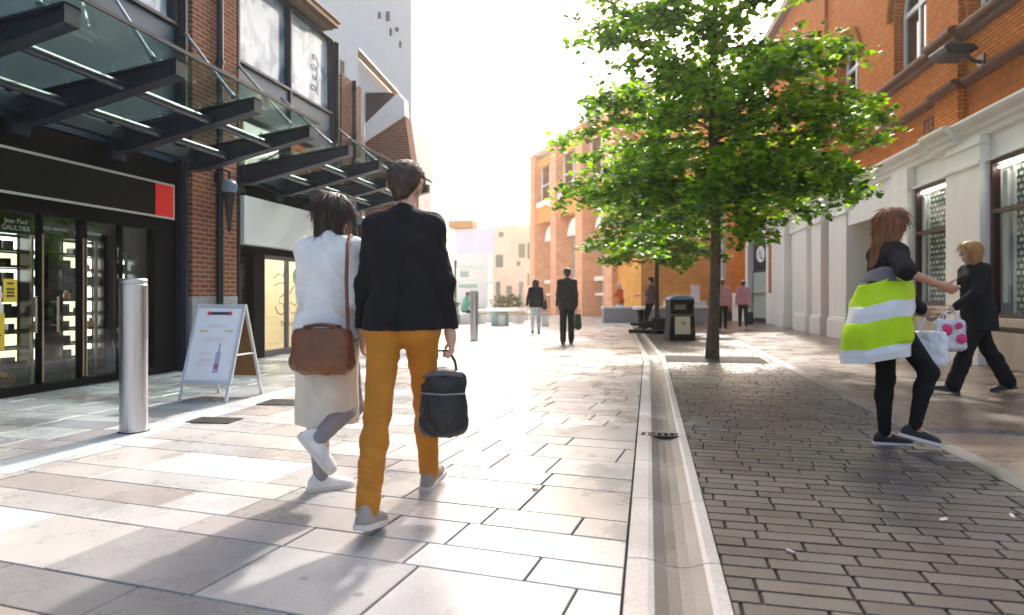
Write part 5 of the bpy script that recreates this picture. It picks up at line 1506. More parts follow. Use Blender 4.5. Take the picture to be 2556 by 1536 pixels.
class Pose:
    """joints in a frame with +y forward, +x the person's right"""
    def __init__(s, H=1.75, lean=3, roll=0, twist=0, L=(0, 0, 0, 0), Rr=(0, 0, 0, 0), aL=(0, 6, 10, 0), aR=(0, 6, 10, 0), head=(0, 0), broad=1.0, sit=None):
        k = H / 1.75; s.k = k; s.H = H; s.broad = broad
        J = {}
        def up(v):
            v = Vector(v) * k; v = rotz(v, R(twist)); v = roty(v, R(roll)); return rotx(v, -R(lean))
        pel = Vector((0, 0, 0))
        for side, (a, b, f, sp) in (('L', L), ('R', Rr)):
            sx = -1 if side == 'L' else 1
            hip = Vector((sx * .085 * k, 0, -.02 * k))
            d1 = Vector((sx * math.sin(R(sp)), math.sin(R(a)) * math.cos(R(sp)), -math.cos(R(a)) * math.cos(R(sp))))
            kn = hip + d1 * .43 * k
            d2 = Vector((sx * math.sin(R(sp)) * .6, math.sin(R(a - b)), -math.cos(R(a - b)))).normalized()
            an = kn + d2 * .41 * k
            J['hip' + side], J['knee' + side], J['ank' + side] = hip, kn, an
            J['foot' + side] = f
        s.J = J
        low = 9
        for side in 'LR':
            an = J['ank' + side]; f = R(J['foot' + side])
            for (yy, zz) in ((-.07, -.085), (.19, -.085), (.13, -.085)):
                z = an.z + k * (zz * math.cos(f) + yy * math.sin(f)); low = min(low, z)
        dz = -low
        for q in list(J):
            if isinstance(J[q], Vector): J[q] = J[q] + Vector((0, 0, dz))
        pel = Vector((0, 0, dz)); s.pel = pel
        T = lambda x, y, z: pel + up((x, y, z))
        s.T = T
        b = broad
        J['waL'], J['waR'] = T(-.06 * b, 0, .20), T(.06 * b, 0, .20)
        J['chL'], J['chR'] = T(-.082 * b, .008, .38), T(.082 * b, .008, .38)
        J['shL'], J['shR'] = T(-.165 * b, -.01, .485), T(.165 * b, -.01, .485)
        J['nb'] = T(0, -.012, .53); J['nt'] = T(0, .015, .61)
        hc = T(0, .03, .70); J['hc'] = hc
        hp, hy = R(head[0]), R(head[1])
        s.HT = lambda x, y, z: hc + rotz(rotx(Vector((x, y, z)) * k, -hp - R(lean) * .3), hy)
        for side, (a, c, e, inw) in (('L', aL), ('R', aR)):
            sx = -1 if side == 'L' else 1
            sh = J['sh' + side]
            d1 = Vector((sx * math.sin(R(c)), math.sin(R(a)) * math.cos(R(c)), -math.cos(R(a)) * math.cos(R(c))))
            el = sh + d1 * .285 * k
            d2 = Vector((sx * math.sin(R(c) * .5) - sx * math.sin(R(inw)), math.sin(R(a + e)) * math.cos(R(inw)), -math.cos(R(a + e)))).normalized()
            wr = el + d2 * .25 * k
            J['el' + side], J['wr' + side], J['fd' + side] = el, wr, d2
            J['grip' + side] = wr + d2 * .085 * k

    def torso(s, g=0.0):
        J, k, b = s.J, s.k, s.broad; p = s.pel; T = s.T
        K = .05 * k
        out = []
        for sd in 'LR':
            sx = -1 if sd == 'L' else 1
            hipc = T(sx * .08 * b, -.012, .02)
            out += [(hipc, J['wa' + sd], .098 * k + g, .088 * k + g, K), (J['wa' + sd], J['ch' + sd], .088 * k + g, .098 * k + g, K), (J['ch' + sd], J['sh' + sd], .085 * k + g, .052 * k + g, K),
                    (J['sh' + sd], J['nb'], .046 * k + g, .05 * k + g, K)]
        out += [(T(0, 0, .02), T(0, .005, .40), .10 * k + g, .10 * k + g, K)]
        return out
    def arm(s, sd, g0=0.0, g1=None, frac=1.0):
        J, k = s.J, s.k; g1 = g0 if g1 is None else g1
        sh, el, wr = J['sh' + sd], J['el' + sd], J['wr' + sd]
        out = [(sh, el, .052 * k + g0, .041 * k + g0, .03 * k)]
        if frac > 1:
            out.append((el, el.lerp(wr, min(1, frac - 1)), .040 * k + g0, (.040 - .012 * min(1, frac - 1)) * k + g1, .03 * k))
        else:
            out = [(sh, sh.lerp(el, frac), .052 * k + g0, .045 * k + g1, .03 * k)]
        return out
    def leg(s, sd, g0=0.0, g1=0.0):
        J, k = s.J, s.k
        h, kn, an = J['hip' + sd], J['knee' + sd], J['ank' + sd]
        calf = kn.lerp(an, .3) + (kn - an).normalized().cross(Vector((1, 0, 0))) * (-.012 * k)
        return [(h, kn, .086 * k + g0, .058 * k + g0, .04 * k), (kn, calf, .056 * k + g0, .055 * k + g0 * .9 + g1 * .1, .03 * k), (calf, an, .054 * k + g0 * .6 + g1 * .4, .036 * k + g1, .03 * k)]
    def hand(s, sd, curl=55, rmin=.0):
        J, k = s.J, s.k; wr, d = J['wr' + sd], J['fd' + sd]
        sx = -1 if sd == 'L' else 1
        fwd = Vector((0, 1, 0)); fwd = (fwd - d * fwd.dot(d))
        if fwd.length < .2: fwd = Vector((0, 0, 1)) - d * d.z
        fwd.normalize()
        nrm = d.cross(fwd).normalized()
        if nrm.x * sx > 0: nrm = -nrm        # palm faces the body
        out = [(wr, wr + d * .03 * k, .027 * k, .026 * k, .02 * k)]
        for q in (-.022, 0, .022):
            out.append((wr + d * .02 * k + fwd * q * .7 * k, wr + d * .085 * k + fwd * q * k, .017 * k, .0135 * k, .014 * k))
        for i, (o, l) in enumerate(((.030, .070), (.010, .080), (-.010, .074), (-.029, .058))):
            p = wr + d * .088 * k + fwd * o * k
            c = R(curl * (.8 + .12 * i)); dd = d
            for seg, (fr, ra) in enumerate(((.45, .0095), (.3, .0085), (.25, .0075))):
                ang = c * (seg + .5)
                dv = d * math.cos(ang) + nrm * math.sin(ang)
                q2 = p + dv * l * fr * k
                out.append((p, q2, max(ra * k, rmin), max(ra * .9 * k, rmin), .004))
                p = q2
        tp = wr + d * .03 * k + fwd * .026 * k
        t1 = tp + (d * .6 + fwd * .7 + nrm * .35).normalized() * .042 * k
        t2 = t1 + (d * .75 + fwd * .15 + nrm * .65).normalized() * .032 * k
        out += [(tp, t1, max(.013 * k, rmin), max(.0105 * k, rmin), .01), (t1, t2, max(.0105 * k, rmin), max(.009 * k, rmin), .005)]
        return out
    def head(s):
        HT, k = s.HT, s.k; J = s.J
        return [(J['nb'], J['nt'], .054 * k, .050 * k, .03), (HT(0, -.018, .030), HT(0, .012, .028), .085 * k, .080 * k, .02), (HT(0, .015, -.02), HT(0, .045, -.075), .064 * k, .036 * k, .03),
                (HT(0, .086, .012), HT(0, .104, -.022), .010 * k, .014 * k, .008), (HT(-.081, -.012, -.012), HT(-.086, -.022, .018), .012 * k, .016 * k, .006), (HT(.081, -.012, -.012), HT(.086, -.022, .018), .012 * k, .016 * k, .006),
                (HT(-.018, .083, -.055), HT(.018, .083, -.055), .010 * k, .010 * k, .008), (HT(-.035, .080, .028), HT(.035, .080, .028), .014 * k, .014 * k, .01)]

SKIN = {"fair": mat("skin_fair", (.60, .36, .26), .5, var=.06, vscale=12), "tan": mat("skin_tan", (.48, .25, .15), .5, var=.06, vscale=12)}
def fabric(name, col, rough=.85, var=.12):
    return mat("cloth_" + name, col, rough, spec=.25, var=var, vscale=9, bump=.35, bscale=260)

def shoe(P, sd, m_up, m_sole, parent, yaw=0, size=1.0, boot=0):
    J, k = P.J, P.k; an = J['ank' + sd]; f = R(J['foot' + sd]); sx = -1 if sd == 'L' else 1
    def W(x, y, z):
        v = Vector((x * size, y * size, z * size)) * k
        v = rotx(v, f); v = rotz(v, R(yaw)); return an + v
    st = [(-.078, .016, .025), (-.07, .030, .055), (-.045, .036, .085 + boot), (-.01, .037, .092 + boot), (.025, .037, .080), (.06, .041, .062), (.10, .046, .050), (.14, .046, .042), (.17, .040, .035), (.19, .026, .024), (.197, .010, .012)]
    zb = -.068; n = 12
    mb = MB(); vs = []
    for (y, w, h) in st:
        for i in range(n + 1):
            a = math.pi * i / n
            vs.append(W(w * math.cos(a) * (1 if i not in (0, n) else .96) + sx * (.006 if y > .1 else 0) * -1, y, zb + h * (math.sin(a) ** .75 if 0 < i < n else 0)))
    fs = []
    for s_ in range(len(st) - 1):
        for i in range(n):
            fs.append((s_ * (n + 1) + i, s_ * (n + 1) + i + 1, (s_ + 1) * (n + 1) + i + 1, (s_ + 1) * (n + 1) + i))
        fs.append((s_ * (n + 1), (s_ + 1) * (n + 1), (s_ + 1) * (n + 1) + n, s_ * (n + 1) + n))
    fs += [tuple(range(n, -1, -1)), tuple((len(st) - 1) * (n + 1) + i for i in range(n + 1))]
    mb.add(vs, fs)
    o = mb.obj("shoe", m_up, parent, smooth=True, sharp=70)
    mb = MB(); out = [(st[i][1] + .005, st[i][0] - (.006 if i == 0 else 0)) for i in range(len(st))]
    ol = [W(x, y, zb + .004) for x, y in out] + [W(-x, y, zb + .004) for x, y in reversed(out)]
    mb.prism(ol, W(0, 0, zb - .018) - W(0, 0, zb + .004))
    mb.obj("sole", m_sole, o, smooth=True, sharp=40)
    if boot == 0:
        mb = MB()
        for q in range(4):
            yy = .03 + q * .02
            mb.tube([W(-.022, yy, zb + .078 - q * .009), W(0, yy + .004, zb + .086 - q * .009), W(.022, yy, zb + .078 - q * .009)], .0025 * k, 5)
        mb.obj("laces", m_sole, o)
    return o

def eyes(P, parent):
    for sx in (-1, 1):
        mb = MB(); c = P.HT(sx * .031, .080, .006); mb.lathe([(.001, -.011), (.008, -.008), (.011, 0), (.008, .008), (.001, .011)], 10, tuple(c)); mb.obj("eye", mat("eye_dark", (.03, .02, .015), .2), parent, smooth=True)

def hair_prims(P, style):
    HT, k = P.HT, P.k
    if style == "short":
        return [(HT(0, -.022, .040), HT(0, .008, .044), .093 * k, .086 * k, .02), (HT(0, -.05, 0), HT(0, -.045, -.05), .058 * k, .045 * k, .03)], [(HT(0, .10, -.03), HT(0, .085, .02), .075 * k, .062 * k, .015)]
    if style == "bun":
        return [(HT(0, -.022, .038), HT(0, .008, .044), .094 * k, .087 * k, .02), (HT(0, -.06, -.01), HT(0, -.05, -.05), .055 * k, .04 * k, .03), (HT(0, -.10, .06), HT(0, -.115, .065), .042 * k, .038 * k, .015)], [(HT(0, .10, -.03), HT(0, .085, .02), .075 * k, .062 * k, .015)]
    if style == "bob":
        return [(HT(0, -.02, .038), HT(0, .008, .046), .098 * k, .090 * k, .02), (HT(-.06, -.02, .0), HT(-.07, -.02, -.12), .05 * k, .035 * k, .03), (HT(.06, -.02, .0), HT(.07, -.02, -.12), .05 * k, .035 * k, .03), (HT(0, -.05, 0), HT(0, -.06, -.13), .07 * k, .05 * k, .03)], [(HT(0, .11, -.05), HT(0, .09, .015), .085 * k, .062 * k, .015)]
    if style == "long":
        return [(HT(0, -.02, .038), HT(0, .008, .046), .098 * k, .090 * k, .02), (HT(-.06, -.025, .0), HT(-.075, -.045, -.27), .05 * k, .03 * k, .03), (HT(.06, -.025, .0), HT(.07, -.045, -.25), .05 * k, .03 * k, .03), (HT(0, -.05, 0), HT(0, -.095, -.30), .075 * k, .045 * k, .04)], [(HT(0, .11, -.05), HT(0, .09, .015), .085 * k, .062 * k, .015)]

def strands(ho, P, style, seed):
    """loose locks combed over the hair surface, joined into the hair mesh"""
    rg = random.Random(seed); me = ho.data; n = len(me.vertices)
    long_ = style in ("long", "bob")
    mb = MB(); hc = P.HT(0, 0, .02)
    for q in range(900 if long_ else 650):
        v = me.vertices[rg.randrange(n)]; p = v.co.copy(); nn = v.normal.copy()
        if nn.length < .5: continue
        out = (p - hc)
        if long_:
            d = Vector((0, -.12, -1))
        else:
            d = (p - P.HT(0, -.05, .10)); d.z -= .02
        d = d - nn * d.dot(nn)
        if d.length < 1e-4: continue
        d.normalize()
        L = rg.uniform(.05, .13) if long_ else rg.uniform(.02, .045)
        lift = rg.uniform(.002, .012) if long_ else rg.uniform(.001, .006)
        w = Vector((rg.gauss(0, .12), rg.gauss(0, .12), rg.gauss(0, .05)))
        pts = [p - nn * .004, p + (d + w * .3) * L * .5 + nn * lift * .6, p + (d + w).normalized() * L + nn * lift - Vector((0, 0, .01 if long_ else 0))]
        r = rg.uniform(.0018, .0034)
        mb.tube(pts, [r, r, r * .3], 4, cap=False)
    bm = bmesh.new(); bm.from_mesh(me)
    tmp = bpy.data.meshes.new("t"); tmp.from_pydata(mb.v, [], mb.f); tmp.polygons.foreach_set("use_smooth", [True] * len(tmp.polygons)); bm.from_mesh(tmp)
    bm.to_mesh(me); bm.free(); bpy.data.meshes.remove(tmp); me.update()

def person(label, loc, heading, P, vox=.010, skin="fair", hair=("short", (.03, .018, .012)), top=None, bottom=None, coat=None, shoes=((.3, .28, .25), (.7, .7, .68)), cap=None, yawL=0, yawR=0, curl=(35, 35), group=None, boot=0, z=0.0, collar=None):
    """top: dict(col, g, sleeve, hem, cg) ; bottom: dict(kind, col, g0, g1) ; coat: skirt-like garment"""
    t = thing("person", label, "person", (loc[0], loc[1], z), heading, group)
    far = vox > .013
    rmin = .6 * vox if far else 0
    prims = P.torso(-.014) + P.arm('L', -.005, frac=2) + P.arm('R', -.005, frac=2) + P.leg('L', -.014, -.004) + P.leg('R', -.014, -.004) + P.hand('L', curl[0], rmin) + P.hand('R', curl[1], rmin) + P.head()
    for sd in 'LR':
        a = P.J['ank' + sd]; prims.append((a, a + Vector((0, .03, -.03)) * P.k, .036 * P.k, .034 * P.k, .02))
    eye_sub = [(P.HT(sx * .031, .098, .006), P.HT(sx * .031, .099, .006), .014 * P.k, .014 * P.k, .008) for sx in (-1, 1)]
    sdf_obj("body", prims, vox, SKIN[skin], t, subs=eye_sub)
    if not far: eyes(P, t)
    hp, hs = hair_prims(P, hair[0])
    ho = sdf_obj("hair", hp, vox, mat("hair_%s_%d" % (hair[0], len(MATS)), hair[1], .5, var=.35, vscale=30, stretch=(1, 1, .2), bump=.6, bscale=90), t, subs=hs, wr=.007, wf=40, stretch=(1, 1, .25))
    if not far: strands(ho, P, hair[0], len(label))
    k = P.k
    gv = vox if not far else vox * .9
    if bottom:
        pr = []
        for sd in 'LR': pr += P.leg(sd, bottom.get("g0", .012), bottom.get("g1", .02))
        for sx in (-1, 1):
            c = P.pel + Vector((sx * .075 * k, -.015 * k, 0)); pr.append((c, c + Vector((0, 0, .06 * k)), .102 * k + .004, .085 * k, .05))
        cuts = []
        sdf_obj(bottom.get("name", "trousers"), pr, gv, bottom["mat"], t, cuts=cuts, wr=bottom.get("wr", .006), wf=bottom.get("wf", 12), stretch=(.6, .6, 1.6), seed=3)
    if coat:
        pr = []
        hz = coat["hem"]; w = coat.get("w", .13)
        for sx in (-1, 1):
            c = P.pel + Vector((sx * .08 * k, -.01 * k, .10 * k))
            pr.append((c, (sx * w * .55, coat.get("yo", 0) + .04, hz - .05), .10 * k, w, .05)); pr.append((c, (sx * w * .5, coat.get("yo", 0) - .07, hz - .05), .10 * k, w, .05))
        sdf_obj(coat["name"], pr, gv, coat["mat"], t, cuts=[(0, 0, -1, -hz)], wr=coat.get("wr", .014), wf=7, stretch=(1, 1, .35), seed=5)
    if top:
        g = top.get("g", .018)
        pr = P.torso(g) + P.arm('L', g * .8, top.get("cg", g * .8), top.get("sleeveL", top.get("sleeve", 2))) + P.arm('R', g * .8, top.get("cg", g * .8), top.get("sleeve", 2))
        hz = P.pel.z + top.get("hem", -.1) * k
        for sx in (-1, 1):
            c = P.pel + Vector((sx * .082 * k * P.broad, -.005, .05 * k))
            pr.append((c, (sx * .09 * k * P.broad + top.get("fl", 0) * sx, -.005, hz - .08), .105 * k + g, .108 * k + g + top.get("fl", 0), .05))
        nbz = P.J['nb']
        cuts = [(0, 0, -1, -hz)]
        u = (P.J['nt'] - P.J['nb']).normalized()
        cut_c = float(u.dot(P.J['nb'] + u * .055 * k)); 
        cuts.append((u.x, u.y, u.z, cut_c))
        sdf_obj(top.get("name", "jacket"), pr, gv, top["mat"], t, cuts=cuts, wr=top.get("wr", .008), wf=top.get("wf", 9), stretch=(.8, .8, 1.1), seed=1, smooth_it=1)
    if collar:
        mb = MB(); c0 = P.J['nb'].lerp(P.J['nt'], .1); c1 = P.J['nb'].lerp(P.J['nt'], .52); n = 20
        vs = []
        for cc, rr in ((c0, .075), (c1, .064), (c1, .058), (c0, .066)):
            for i in range(n): vs.append(cc + Vector((math.cos(6.2832 * i / n) * rr * k, math.sin(6.2832 * i / n) * rr * k, .008 * math.sin(6.2832 * i / n))))
        fs = [(a * n + i, a * n + (i + 1) % n, ((a + 1) % 4) * n + (i + 1) % n, ((a + 1) % 4) * n + i) for a in range(4) for i in range(n)]
        mb.add(vs, fs); mb.obj("collar", collar, t, smooth=True)
    m1 = mat("shoe_upper_%.2f_%.2f_%.2f" % shoes[0], shoes[0], .6, var=.15, vscale=15, bump=.3, bscale=120); m2 = mat("shoe_sole_%.2f_%.2f_%.2f" % shoes[1], shoes[1], .6)
    shoe(P, 'L', m1, m2, t, yawL, boot=boot); shoe(P, 'R', m1, m2, t, yawR, boot=boot)
    return t

def wpos(t, v):
    return Matrix.Rotation(t.rotation_euler[2], 4, 'Z') @ Vector(v) + Vector(t.location)

def soft_bag(name, label, cat, grip, w, d, h, drop, m, rot, mh=None, vox=.012, taper=.0, hr=.008, topm=None, wr=.006, hw=.6):
    """bag hanging from a hand at world point grip; drop = handle height"""
    t = thing(name, label, cat, (grip.x, grip.y, grip.z - drop - h), rot)
    r = min(d * .5, .06)
    pr = []
    for sx in (-1, 1):
        for zz in (0,):
            a = (sx * (w / 2 - r), 0, r * .9); b = (sx * (w / 2 - r - taper), 0, h - r * .5)
            pr.append((a, b, r * 1.05, r * .8, .03))
    for q in (-.5, 0, .5):
        pr.append(((q * (w / 2 - r), 0, r), (q * (w / 2 - r - taper), 0, h - r * .4), r * 1.15, r * .8, .04))
    pr.append(((-w / 2 + r, 0, r), (w / 2 - r, 0, r), r, r, .03)); pr.append(((-w / 2 + r + taper, 0, h - r), (w / 2 - r - taper, 0, h - r), r * .8, r * .8, .03))
    sdf_obj("body", pr, vox, m, t, wr=wr, wf=14, stretch=(1, 1, .7), cuts=[(0, 0, 1, h)])
    for yy in (-d * .25, d * .25):
        mb = MB(); x = w * hw / 2
        mb.tube([(-x, yy, h - .03), (-x * .8, yy * .8, h + drop * .5), (-.03, yy * .2, h + drop * .97), (.03, yy * .2, h + drop * .97), (x * .8, yy * .8, h + drop * .5), (x, yy, h - .03)], hr, 8)
        mb.obj("handle", mh or m, t, smooth=True)
    return t

# ---- man in black jacket and mustard trousers, walking away
C_BLACK = fabric("black_wool", (.011, .0105, .012))
C_MUST = fabric("mustard_chino", (.47, .185, .022), .8)
Pm = Pose(1.97, lean=8, L=(-28, 6, -12, 1), Rr=(26, 4, 8, 1), aL=(4, 12, 16, 0), aR=(-7, 13, 12, 0), head=(14, -18), broad=.80)
HDM = R(14)
man = person("person in black jacket and mustard trousers walking away with black holdall", (-1.31, 3.46), HDM, Pm, vox=.009, hair=("short", (.05, .028, .015)),
             top=dict(mat=C_BLACK, g=.013, cg=.020, hem=-.02, wr=.016, wf=7.5, fl=.012), bottom=dict(mat=C_MUST, g0=.000, g1=.017, wr=.010, wf=13), shoes=((.30, .26, .22), (.62, .58, .52)), curl=(30, 80), yawL=-8, yawR=-14, collar=fabric("dark_collar", (.02, .02, .022)))
jk = [c for c in man.children if c.name.startswith("jacket")][0]
pts_ = []
zs_ = [Pm.pel.z + q for q in (.0, .06, .12, .18, .24, .30, .36, .42, .48, .54)]
for zq in zs_:
    best = None
    for v in jk.data.vertices:
        if abs(v.co.z - zq) < .012 and abs(v.co.x - Pm.pel.x) < .02 and (best is None or v.co.y < best.y): best = v.co.copy()
    if best is not None: pts_.append(best + Vector((0, .0005, 0)))
if len(pts_) > 3:
    mb = MB(); mb.tube(pts_, .0028, 5); mb.obj("back_seam", fabric("seam_thread", (.004, .004, .004)), man, smooth=True)
g = wpos(man, Pm.J['gripR'])
M_LEATH = mat("black_leather", (.010, .010, .010), .38, spec=.5, bump=.35, bscale=40)
hb_ = soft_bag("holdall", "black leather holdall hanging from the walking man's right hand", "bag", g + Vector((-.06, .03, 0)), .27, .16, .34, .13, M_LEATH, TH + R(4), vox=.010, hr=.007, wr=.012)
mb = MB()
for i in range(3):
    mb.tube([(-.11 + .01 * i, -.05 + .05 * i, .335), (0, -.055 + .052 * i, .35 + .004 * i), (.11 - .01 * i, -.05 + .05 * i, .337)], .018, 8)
mb.obj("rolled_top", mat("grey_sheen_leather", (.10, .10, .105), .28), hb_, smooth=True)
mb = MB(); mb.tube([(-.12, -.080, .24), (0, -.090, .232), (.12, -.081, .236)], .004, 6); mb.obj("zip_line", mat("zip_steel", (.35, .35, .36), .3, metal=.8), hb_)

# ---- woman in white top and long cream coat
C_WHITE = fabric("white_linen", (.72, .73, .72), .8, .08)
C_CREAM = fabric("cream_coat", (.66, .60, .50), .85, .08)
C_GREYL = fabric("grey_leggings", (.26, .25, .26))
Pw = Pose(1.74, lean=3, Rr=(12, 88, -50, 3), L=(6, 3, 0, 0), aL=(8, 6, 35, 15), aR=(-4, 6, 30, 20), head=(3, -25), broad=.88)
wm = person("person in white top and long cream skirt walking beside the mustard trousers", (-1.83, 3.62), R(-2), Pw, vox=.009, hair=("bob", (.035, .018, .012)),
            top=dict(name="top", mat=C_WHITE, g=.018, cg=.024, hem=-.03, wr=.015, wf=9, fl=.02), bottom=dict(name="leggings", mat=C_GREYL, g0=.006, g1=.008, wr=.004), coat=dict(name="skirt", mat=C_CREAM, hem=.42, w=.11, yo=.0), shoes=((.74, .72, .68), (.66, .60, .52)), yawL=-48, yawR=-75, curl=(40, 60))
M_TAN = mat("tan_leather", (.16, .055, .016), .4, bump=.3, bscale=35, var=.3, vscale=5)
bc2 = wpos(wm, Vector((.09, -.23, .735)))
bag2 = soft_bag("shoulder_bag", "brown leather bag slung behind the woman in the white top", "bag", bc2 + Vector((0, 0, .26)), .36, .15, .24, .02, M_TAN, R(2), vox=.010, hr=.010, wr=.014)
inv = (Matrix.Translation(bag2.location) @ Matrix.Rotation(R(2), 4, 'Z')).inverted()
shp = wpos(wm, Pw.J['shR'])
mb = MB(); mb.tube([inv @ p for p in (bc2 + Vector((.15, -.0, .22)), bc2.lerp(shp, .5) + Vector((.10, -.10, .16)), shp + Vector((.02, -.105, .02)), shp + Vector((.0, -.03, .085)), shp + Vector((.01, .06, .05)))], .011, 8); mb.obj("strap", M_TAN, bag2, smooth=True)

# ---- woman with hi-vis bundle on the right
C_BLK2 = fabric("black_jersey", (.010, .010, .011))
C_BEIGE = fabric("beige_coat", (.36, .29, .23))
Ph = Pose(1.80, lean=0, L=(2, 3, 0, 1), Rr=(34, 48, -14, 1), aL=(28, 8, 22, 0), aR=(-4, 58, 78, 40), head=(8, 20))
hv = person("person in black top, beige skirt and black leggings striding past with a hi-vis bundle", (1.79, 5.60), R(-88), Ph, vox=.010, hair=("long", (.22, .075, .02)), skin="tan",
            top=dict(name="top", mat=C_BLK2, g=.022, hem=-.02, sleeve=.95, sleeveL=2, wr=.010), bottom=dict(name="leggings", mat=C_BLK2, g0=.006, g1=.006, wr=.003), coat=dict(name="skirt", mat=C_BEIGE, hem=.70, w=.12), shoes=((.014, .013, .013), (.80, .72, .68)), curl=(75, 45))
g = wpos(hv, Ph.J['gripL'])
soft_bag("carrier_bag", "white plastic carrier bag in the striding person's hand", "bag", g, .25, .18, .28, .12, mat("white_plastic_film", (.75, .78, .82), .3, var=.06), R(-12), vox=.012, hr=.008, wr=.02)
# hi-vis bundle: banded soft bag hanging at the back hip
hvb = thing("hi_vis_bundle", "yellow and silver hi-vis bundle held against the striding person's hip", "hi-vis bag", (1.95, 5.44, 0), R(-88))
M_HV = mat("hi_vis_yellow", (.50, .78, .0), .6, bump=.3, bscale=60); M_SIL = mat("reflective_silver", (.70, .72, .72), .35, var=.08)
bands = [(1.02, 1.24, M_HV, "yellow_band"), (.94, 1.05, M_SIL, "silver_band"), (.76, .94, M_HV, "yellow_band"), (.66, .77, M_SIL, "silver_band")]
mb = MB(); secs = []
def bsec(z):
    u = (z - .62) / .66
    w = .17 + .05 * math.sin(math.pi * min(1, u * 1.1)) + (.03 if u < .2 else 0); dd = .155 + .03 * math.sin(math.pi * u) + (.05 * (1 - u))
    return [Vector((w * math.cos(6.2832 * i / 28) + .012 * math.sin(9 * 6.2832 * i / 28 + z * 9) , -.24 + dd * 1.1 * math.sin(6.2832 * i / 28) - .08 * (1 - u), z + .035 * math.sin(6.2832 * i / 28 + .4))) for i in range(28)]
for z0, z1, m_, nm in [(1.10, 1.26, M_HV, "yellow_band"), (.98, 1.10, M_SIL, "silver_band"), (.78, .98, M_HV, "yellow_band"), (.68, .78, M_SIL, "silver_band")]:
    mb = MB(); N = 6; vs = []
    for q in range(N + 1): vs += bsec(z0 + (z1 - z0) * q / N)
    fs = [(q * 28 + i, q * 28 + (i + 1) % 28, (q + 1) * 28 + (i + 1) % 28, (q + 1) * 28 + i) for q in range(N) for i in range(28)]
    fs += [tuple(range(27, -1, -1)), tuple(N * 28 + i for i in range(28))]
    for i_, p_v in enumerate(vs):
        q_ = Vector(p_v); d_ = mnoise.noise(q_ * 7) * .022 + mnoise.noise(q_ * 16) * .010
        rad_ = Vector((q_.x, q_.y + .24, 0)); l_ = max(rad_.length, .01)
        vs[i_] = q_ + rad_ / l_ * d_ + Vector((0, 0, mnoise.noise(Vector((q_.x * 6, q_.y * 6, 3.0))) * .02))
    mb.add(vs, fs); mb.obj(nm, m_, hvb, smooth=True, sharp=70)
mb = MB(); vs = [Vector((.17 * math.cos(6.2832 * i / 24), -.24 + .17 * math.sin(6.2832 * i / 24), 1.26)) for i in range(24)] + [Vector((.13 * math.cos(6.2832 * i / 24), -.22 + .12 * math.sin(6.2832 * i / 24), 1.34)) for i in range(24)] + [Vector((.05 * math.cos(6.2832 * i / 24), -.21 + .05 * math.sin(6.2832 * i / 24), 1.37)) for i in range(24)]
mb.add(vs, [(q * 24 + i, q * 24 + (i + 1) % 24, (q + 1) * 24 + (i + 1) % 24, (q + 1) * 24 + i) for q in range(2) for i in range(24)] + [tuple(48 + i for i in range(24))]); mb.obj("grey_flap", fabric("grey_strap", (.12, .11, .12)), hvb, smooth=True)

# ---- person in black walking left past the shop windows
Pb = Pose(1.84, lean=5, L=(25, 6, 10, 1), Rr=(-22, 8, -10, 1), aL=(22, 8, 35, 0), aR=(-14, 10, 12, 0), head=(4, -5), broad=1.02)
bj = person("person in long black jacket and black trousers walking left by the shop windows", (3.84, 8.95), R(95), Pb, vox=.012, hair=("bob", (.48, .24, .07)),
            top=dict(mat=C_BLK2, g=.026, hem=-.18, wr=.012, fl=.02), bottom=dict(mat=C_BLK2, g0=.02, g1=.05, wr=.01), shoes=((.012, .012, .012), (.05, .05, .05)), curl=(75, 40))
g = wpos(bj, Pb.J['gripL'])
pb = soft_bag("printed_bag", "white and pink printed carrier bag carried by the person in black", "bag", g, .36, .16, .36, .10, mat("carrier_white", (.70, .66, .70), .4, var=.1), R(8), vox=.012, hr=.008, wr=.015)
mb = MB()
for (x, z, r) in ((-.08, .24, .07), (.09, .14, .06), (.06, .29, .04), (-.1, .1, .03)):
    mb.lathe([(.001, 0), (r, 0), (r * .8, .008), (.001, .01)], 16); mb.v[-64:] = [(p[0] + x, -.082 - p[2], p[1] + z) for p in mb.v[-64:]]
mb.obj("pink_print", mat("print_magenta", (.75, .03, .16), .5), pb, smooth=True)

# ---- far walkers
C_SUIT = fabric("charcoal_suit", (.035, .032, .034)); C_DK = fabric("dark_trousers", (.016, .015, .016))
Ps = Pose(1.82, lean=2, L=(-8, 4, -3, 1), Rr=(14, 4, 6, 1), aL=(4, 10, 14, 0), aR=(-4, 8, 12, 0), broad=.96)
su = person("person in charcoal suit with a green bag walking away down the middle", (-1.93, 16.1), R(8), Ps, vox=.016, hair=("short", (.02, .015, .012)), top=dict(mat=C_SUIT, g=.018, hem=-.14, wr=.008), bottom=dict(mat=C_DK, g0=.018, g1=.035), shoes=((.05, .035, .022), (.03, .03, .03)), collar=mat("collar_white", (.75, .75, .74), .6), curl=(40, 70))
g = wpos(su, Ps.J['gripR'])
soft_bag("tote_bag", "dark green tote bag in the suited person's right hand", "bag", g + Vector((.03, 0, 0)), .14, .24, .36, .12, fabric("green_canvas", (.03, .075, .03)), R(8), vox=.016, hr=.008)
C_JEAN = fabric("pale_denim", (.42, .52, .58))
P2 = Pose(1.68, lean=3, L=(16, 4, 6, 1), Rr=(-16, 14, -16, 1), aL=(10, 16, 16, 0), aR=(-4, 10, 40, 10))
w2 = person("person in black jacket and pale jeans with long dark hair walking away", (-3.42, 20.4), R(10), P2, vox=.015, hair=("long", (.02, .014, .012)), top=dict(mat=C_BLK2, g=.02, hem=-.08, wr=.008), bottom=dict(mat=C_JEAN, g0=.008, g1=.012), shoes=((.06, .05, .04), (.1, .1, .1)), curl=(40, 60))
